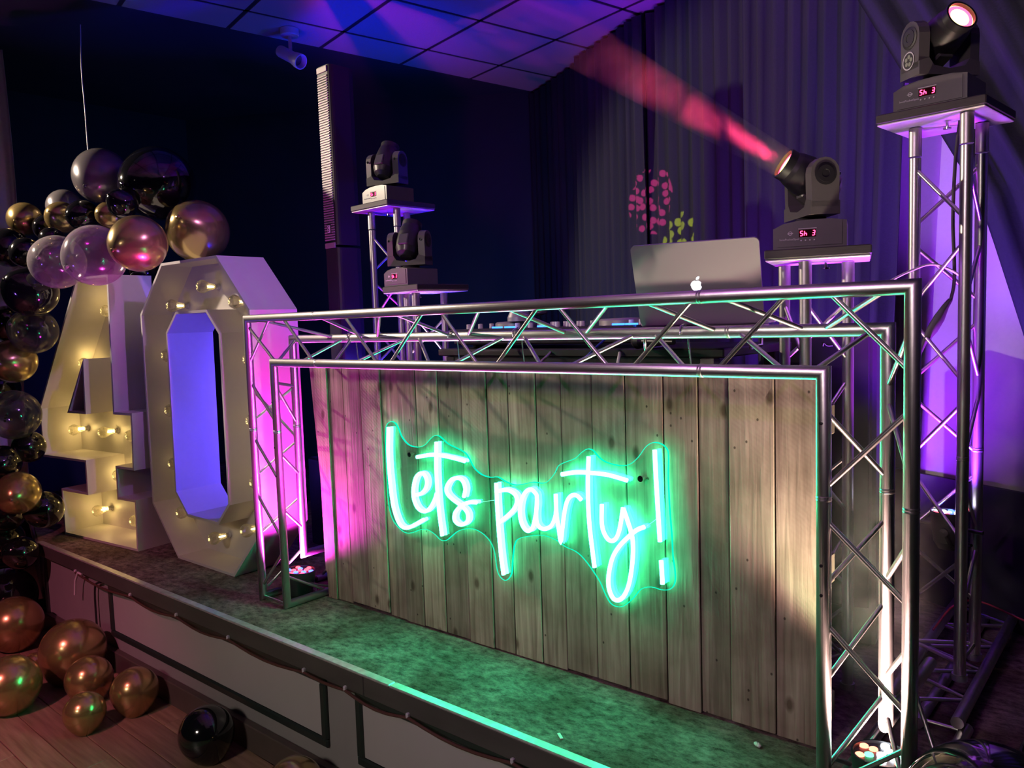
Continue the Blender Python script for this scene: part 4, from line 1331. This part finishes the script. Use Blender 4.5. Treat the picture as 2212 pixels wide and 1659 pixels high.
# black speaker cabinet half hidden behind the taped tower
cab = thing('speaker_cabinet', 'dark speaker cabinet standing behind the taped short tower', 'loudspeaker', (2.02, 1.18, 0), R(8))
MB().bbox((0, 0, .56), (.40, .38, 1.12), .012).build('cabinet', BLACK, cab)
MB().bbox((0, -.194, .62), (.36, .010, .96), .004).build('front_grille', BLACK_M, cab)
MB().path(catmull([(.03, -.2, 1.060), (.033, -.2, 1.070), (.038, -.2, 1.066), (.046, -.2, 1.061), (.062, -.2, 1.061)], 4), .0014, 6).build('badge_mark', PRINTW, cab)

# ------------------------------------------------------------------ DJ table, mixer, laptop, microphone
tb = thing('dj_table', 'dark trestle table behind the truss booth', 'table', (1.40, .62, 0), R(0))
MB().bbox((0, 0, 1.068), (1.22, .52, .028), .004).build('table_top', BLACK, tb)
for x in (-.55, .55):
    for y in (-.23, .23):
        MB().bbox((x, y, .526), (.045, .045, 1.052), .003).build('leg', PAINTLEG if x > 0 and y < 0 else BLACK_M, tb)
MB().bbox((.41, -.22, .60), (.085, .02, .9), .003).build('leg_board', PAINTLEG, tb)
MB().box((0, -.24, 1.02), (1.06, .02, .07)).build('apron', BLACK_M, tb)
ct = thing('dj_controller', 'long black DJ mixing console with knobs and row of rear sockets', 'mixer', (1.27, .56, 1.082), R(3))
MB().bbox((0, 0, .045), (.80, .36, .06), .006).build('chassis', BLACK, ct)
MB().bbox((-.36, 0, .006), (.02, .2, .012), .002).build('foot', RUBBER, ct); MB().bbox((.36, 0, .006), (.02, .2, .012), .002).build('foot', RUBBER, ct)
for x in (-.24, .24):
    mm = MB().lathe([(0.085, .075), (0.085, .092), (0.078, .098), (0.030, .1), (0.0, .1)], 30, (x, .02, 0)); mm.build('jog_wheel', SILVER, ct)
kn0 = None
for r_ in range(3):
    for k in range(13):
        x = -.36 + k * .06
        if abs(abs(x) - .24) < .09 and r_ < 2:
            continue
        y = -.13 + r_ * .07
        if kn0 is None:
            kn0 = MB().lathe([(0.010, 0), (0.009, .018), (0.0, .019)], 10, (0, 0, 0)).build('control_knob', WHITEPL, ct, (x, y, .075))
        else:
            share(kn0, 'control_knob', ct, (x, y, .075))
for x in (-.19, -.13, .02, .33, .38):
    MB().box((x, -.165, .079), (.042, .012, .006)).build('led_strip', BLUE_E, ct)
for k in range(11):
    x = -.34 + k * .055
    MB().lathe([(0.0075, 0), (0.0075, .008), (0.004, .008), (0.004, .002)], 12, (x, -.18, .040), Matrix.Rotation(R(90), 3, 'X')).build('rear_socket', CHROME if k % 3 else ALU_D, ct)
for x in (-.25, -.05, .15):
    MB().box((x, -.1815, .064), (.13, .002, .006)).build('print_strip', PRINTW, ct)
# small silver dome of the headphone cup on the console
hp = thing('headphones', 'silver headphone cup resting on the console', 'headphones', (1.10, .50, 1.182), R(20))
MB().lathe([(0.045, 0), (0.045, .015), (0.036, .035), (0.018, .046), (0, .048)], 24).build('ear_cup', SILVER, hp)
MB().path(catmull([(.03, .03, .02), (.08, .09, .03), (.02, .14, .03), (-.05, .10, .02)], 6), .006, 8).build('headband', BLACK, hp)
# laptop
lp_stand = thing('laptop_stand', 'low silver laptop stand on the table', 'stand', (1.965, .315, 1.082), R(15))
MB().bbox((0, .02, .067), (.34, .24, .006), .002).build('shelf', SILVER, lp_stand)
for x in (-.15, .15):
    MB().path([(x, -.08, .064), (x, -.08, .005), (x, .12, .005), (x, .12, .064)], .005, 8).build('wire_leg', CHROME, lp_stand)
lt = thing('laptop', 'open silver laptop with glowing fruit emblem on the lid', 'laptop', (1.965, .315, 1.153), R(15))
MB().bbox((0, .10, .008), (.359, .247, .014), .004).build('keyboard_deck', SILVER, lt)


def rrect(w, h, r, n=6):
    out = []
    for cx, cz, a0 in ((w / 2 - r, h - r, 0), (-w / 2 + r, h - r, 90), (-w / 2 + r, r, 180), (w / 2 - r, r, 270)):
        for k in range(n + 1):
            a = R(a0 + 90 * k / n)
            out.append((cx + r * math.cos(a), cz + r * math.sin(a)))
    return out


lid = MB().prism(rrect(.359, .247, .014)[::-1], -.004, .004).build('lid', SILVER, lt, (0, -.02, .006))
lid.rotation_euler = (R(22), 0, 0)
MB().prism(rrect(.335, .222, .004), .0042, .0047).build('screen', BLACK, lid, (0, 0, .013))
# apple-shaped emblem: body with bite, and leaf
ap = []
for k in range(64):
    a = 2 * math.pi * k / 64
    x = math.sin(a); zz_ = math.cos(a)
    rr = 1.0 - 0.14 * math.exp(-(x / .30) ** 2) * (1 if zz_ > 0 else 0.55) + 0.05 * abs(math.sin(a)) ** 2 * (1 if zz_ > 0 else -0.6)
    px_, pz_ = x * rr * .95, zz_ * rr
    dx, dz = px_ - 1.22, pz_ - 0.12
    dd = math.hypot(dx, dz)
    if dd < .48:
        px_, pz_ = 1.22 + dx / dd * .48, 0.12 + dz / dd * .48
    ap.append((-px_ * .0165, pz_ * .0165))
from mathutils.geometry import tessellate_polygon


def flat_shape(poly, y, name, mat, parent, loc):
    mm = MB()
    tr_ = tessellate_polygon([[Vector((u, z, 0)) for u, z in poly]])
    mm.add([(u, y, z) for u, z in poly], [tuple(t) for t in tr_])
    mm.add([(u, y + .0006, z) for u, z in poly], [tuple(reversed(t)) for t in tr_])
    return mm.build(name, mat, parent, loc)


ap = [(-u, z) for u, z in ap]
emb = flat_shape(ap, -.0048, 'emblem', LOGO_E, lid, (0.0, 0, .118))
leaf = [(.0005 + .0052 * math.sin(R(a)) * math.sin(R(a)) * .0 + .010 * (a / 180) - (.0028 * math.sin(R(a))), .0175 + .010 * (a / 180) + .0028 * math.sin(R(a))) for a in range(0, 181, 20)] + \
       [(.0005 + .010 * (a / 180) + .0028 * math.sin(R(a)), .0175 + .010 * (a / 180) - .0028 * math.sin(R(a))) for a in range(160, 0, -20)]
flat_shape(leaf, -.0048, 'emblem_leaf', LOGO_E, lid, (0.0, 0, .118))
mic = thing('microphone', 'dark microphone lying beside the laptop', 'microphone', (1.735, .33, 1.106), R(70))
MB().lathe([(0, -.022), (0.016, -.018), (0.024, 0), (0.020, .018), (0.012, .026), (0.011, .03), (0.008, .17), (0, .17)], 18, (0, 0, 0), Matrix.Rotation(R(90), 3, 'X') @ Matrix.Rotation(0, 3, 'Z')).build('body', BLACK_M, mic)

# cables hanging behind the beam
def cable(label, pts, r, mat, name='cable'):
    return tag(MB().path(catmull(pts, 6), r, 8).build(name, mat), label, 'cable')


cable('blue cable drooping in a deep curve below the mixer', [(1.18, .36, 1.12), (1.16, .30, 1.0), (1.22, .29, .90), (1.32, .30, .80), (1.36, .31, .60)], .004, CABLEB)
cable('blue cable looping from the mixer toward the laptop', [(1.62, .42, 1.16), (1.57, .32, 1.08), (1.48, .29, .98), (1.44, .29, .85)], .004, CABLEB)
cable('pair of grey cables hanging behind the beam below the mixer', [(1.36, .36, 1.07), (1.345, .29, 1.0), (1.335, .28, .8)], .005, ALU_D)
cable('grey cable curving behind the beam under the microphone', [(1.66, .34, 1.07), (1.68, .28, 1.0), (1.665, .27, .93), (1.66, .27, .8)], .006, WHITEPL)
cable('white cable slung between the taped tower and the tall tower', [(2.245, .515, 1.255), (2.29, .50, 1.235), (2.36, .60, 1.245), (2.42, .72, 1.29), (2.47, .80, 1.31), (2.53, .86, 1.27), (2.53, .86, 1.22)], .0035, CABLEW)
plug = thing('power_lead', 'black power lead with chunky plug hanging inside the tall tower', 'cable', (2.52, .87, 0))
MB().path(catmull([(0, .0, 1.745), (-.012, 0, 1.62), (-.018, .005, 1.45), (-.012, .0, 1.32), (-.012, 0, 1.25), (-.02, -.005, 1.20)], 6), .005, 8).build('lead', RUBBER, plug)
MB().path([(-.02, -.005, 1.205), (-.032, -.01, 1.185), (-.048, -.015, 1.15), (-.066, -.02, 1.115), (-.085, -.025, 1.08), (-.095, -.03, 1.05)], [.007, .010, .016, .016, .008, .006], 10).build('plug_body', RUBBER, plug)
MB().path(catmull([(-.095, -.03, 1.05), (-.105, -.03, .98), (-.10, -.02, .90)], 5), .005, 8).build('lead', RUBBER, plug)
cable('red cable bowed low over the stage behind the tower', [(2.42, 1.05, .10), (2.46, 1.16, .16), (2.53, 1.22, .17), (2.70, 1.20, .13), (2.95, 1.15, .12)], .0035, CABLER)
cable('black cable leaving the par can in the truss foot by the zero', [(.16, .13, .07), (.21, .19, .05), (.26, .26, .03), (.34, .34, .006)], .0045, RUBBER)
# cable ties (hooks) over the rear chord
for k, x in enumerate((0.505, 1.08, 1.38, 1.99)):
    mm = MB()
    mm.path([(x, DY - .020, H - BX - .004), (x, DY - .016, H - BX + .018), (x, DY + .006, H - BX + .024), (x, DY + .022, H - BX + .006), (x + .012, DY + .024, H - BX - .12)], .0028, 6)
    tag(mm.build('wire_hook', CHROME), 'thin wire hook hung over the rear chord of the top beam', 'hook', 'wire hooks on the top beam')

# ------------------------------------------------------------------ ceiling spotlight
cl = thing('ceiling_spotlight', 'small white unlit spotlight on the tiled ceiling', 'spotlight', (-1.165, 1.085, ZC))
MB().lathe([(0.0, -.045), (0.052, -.045), (0.055, -.04), (0.055, -.003), (0, -.003)], 24).build('mount', WHITEPL, cl)
MB().path([(0, 0, -.04), (0, 0, -.145)], .011, 12).build('stem', WHITEPL, cl)
dd = (Vector((0.754, 0.656, 0)) * .78 + Vector((0.3, -.34, 0)) + Vector((0, 0, -.52))).normalized()
x, y = frame_of(dd)
rot = Matrix((x, y, dd)).transposed()
MB().lathe([(0, -.10), (0.034, -.10), (0.036, -.09), (0.036, .02), (0.046, .07), (0.046, .095), (0.040, .095), (0.034, .06)], 24, (0, 0, -.165), rot).build('lamp_head', WHITEPL, cl)
MB().lathe([(0, .06), (0.036, .06)], 20, (0, 0, -.165), rot).build('lamp_face', OFFLENS, cl)

# ------------------------------------------------------------------ stage haze
def haze(name, mb_, density, color, label, noise_scale=0.0, grad=None, anis=0.2, soft=0.0):
    m = bpy.data.materials.new(name)
    nt, out = nodes_of(m)
    N = nt.nodes.new; L = nt.links.new
    v = N('ShaderNodeVolumeScatter')
    v.inputs['Color'].default_value = (*color, 1)
    v.inputs['Density'].default_value = density
    v.inputs['Anisotropy'].default_value = anis
    L(v.outputs[0], out.inputs['Volume'])
    if noise_scale:
        tc = N('ShaderNodeTexCoord')
        n = N('ShaderNodeTexNoise'); n.inputs['Scale'].default_value = noise_scale; n.inputs['Detail'].default_value = 3; n.inputs['Distortion'].default_value = 1.2
        L(tc.outputs['Object'], n.inputs['Vector'])
        mr = N('ShaderNodeMapRange'); mr.inputs[1].default_value = 0.36; mr.inputs[2].default_value = 0.72; mr.inputs[3].default_value = 0.0; mr.inputs[4].default_value = density
        L(n.outputs[0], mr.inputs[0])
        last = mr.outputs[0]
        if grad:
            sp = N('ShaderNodeSeparateXYZ'); L(tc.outputs['Object'], sp.inputs[0])
            g = N('ShaderNodeMapRange'); g.inputs[1].default_value = grad[0]; g.inputs[2].default_value = grad[1]; g.inputs[3].default_value = 1.0; g.inputs[4].default_value = 0.0
            L(sp.outputs[2], g.inputs[0])
            mu = N('ShaderNodeMath'); mu.operation = 'MULTIPLY'; L(last, mu.inputs[0]); L(g.outputs[0], mu.inputs[1]); last = mu.outputs[0]
        if soft:
            cx_ = N('ShaderNodeCombineXYZ'); L(sp.outputs[0], cx_.inputs[0]); L(sp.outputs[1], cx_.inputs[1])
            ln_ = N('ShaderNodeVectorMath'); ln_.operation = 'LENGTH'; L(cx_.outputs[0], ln_.inputs[0])
            fr = N('ShaderNodeMapRange'); fr.interpolation_type = 'SMOOTHSTEP'; fr.inputs[1].default_value = 0.0; fr.inputs[2].default_value = soft; fr.inputs[3].default_value = 1.0; fr.inputs[4].default_value = 0.0
            L(ln_.outputs['Value'], fr.inputs[0])
            m2_ = N('ShaderNodeMath'); m2_.operation = 'MULTIPLY'; L(last, m2_.inputs[0]); L(fr.outputs[0], m2_.inputs[1]); last = m2_.outputs[0]
        L(last, v.inputs['Density'])
    o = mb_.build(name, m)
    o['kind'] = 'stuff'
    return tag(o, label, 'haze')


bx, by = frame_of(beam_dir)
o = haze('beam_smoke', MB().lathe([(0, 0.0), (.043, 0.0), (.075, .78), (0, .78)], 20, sharp=False), 3.0, (1, 1, 1), 'smoke drifting through the red light beam', 7.0, (0.05, .76), 0.0)
o.matrix_world = Matrix.Translation(l3 - beam_dir * .012) @ Matrix((bx, by, beam_dir)).transposed().to_4x4()
o = haze('floor_smoke', MB().lathe([(0, 0.0), (.09, 0.0), (.16, .3), (.20, .95), (0, 1.0)], 20, sharp=False), 2.4, (1, 1, 1), 'thin smoke rising past the bright par can by the plank wall end', 9.0, (0.1, .95), 0.0, 0.17)
o.location = (2.46, .36, .02)
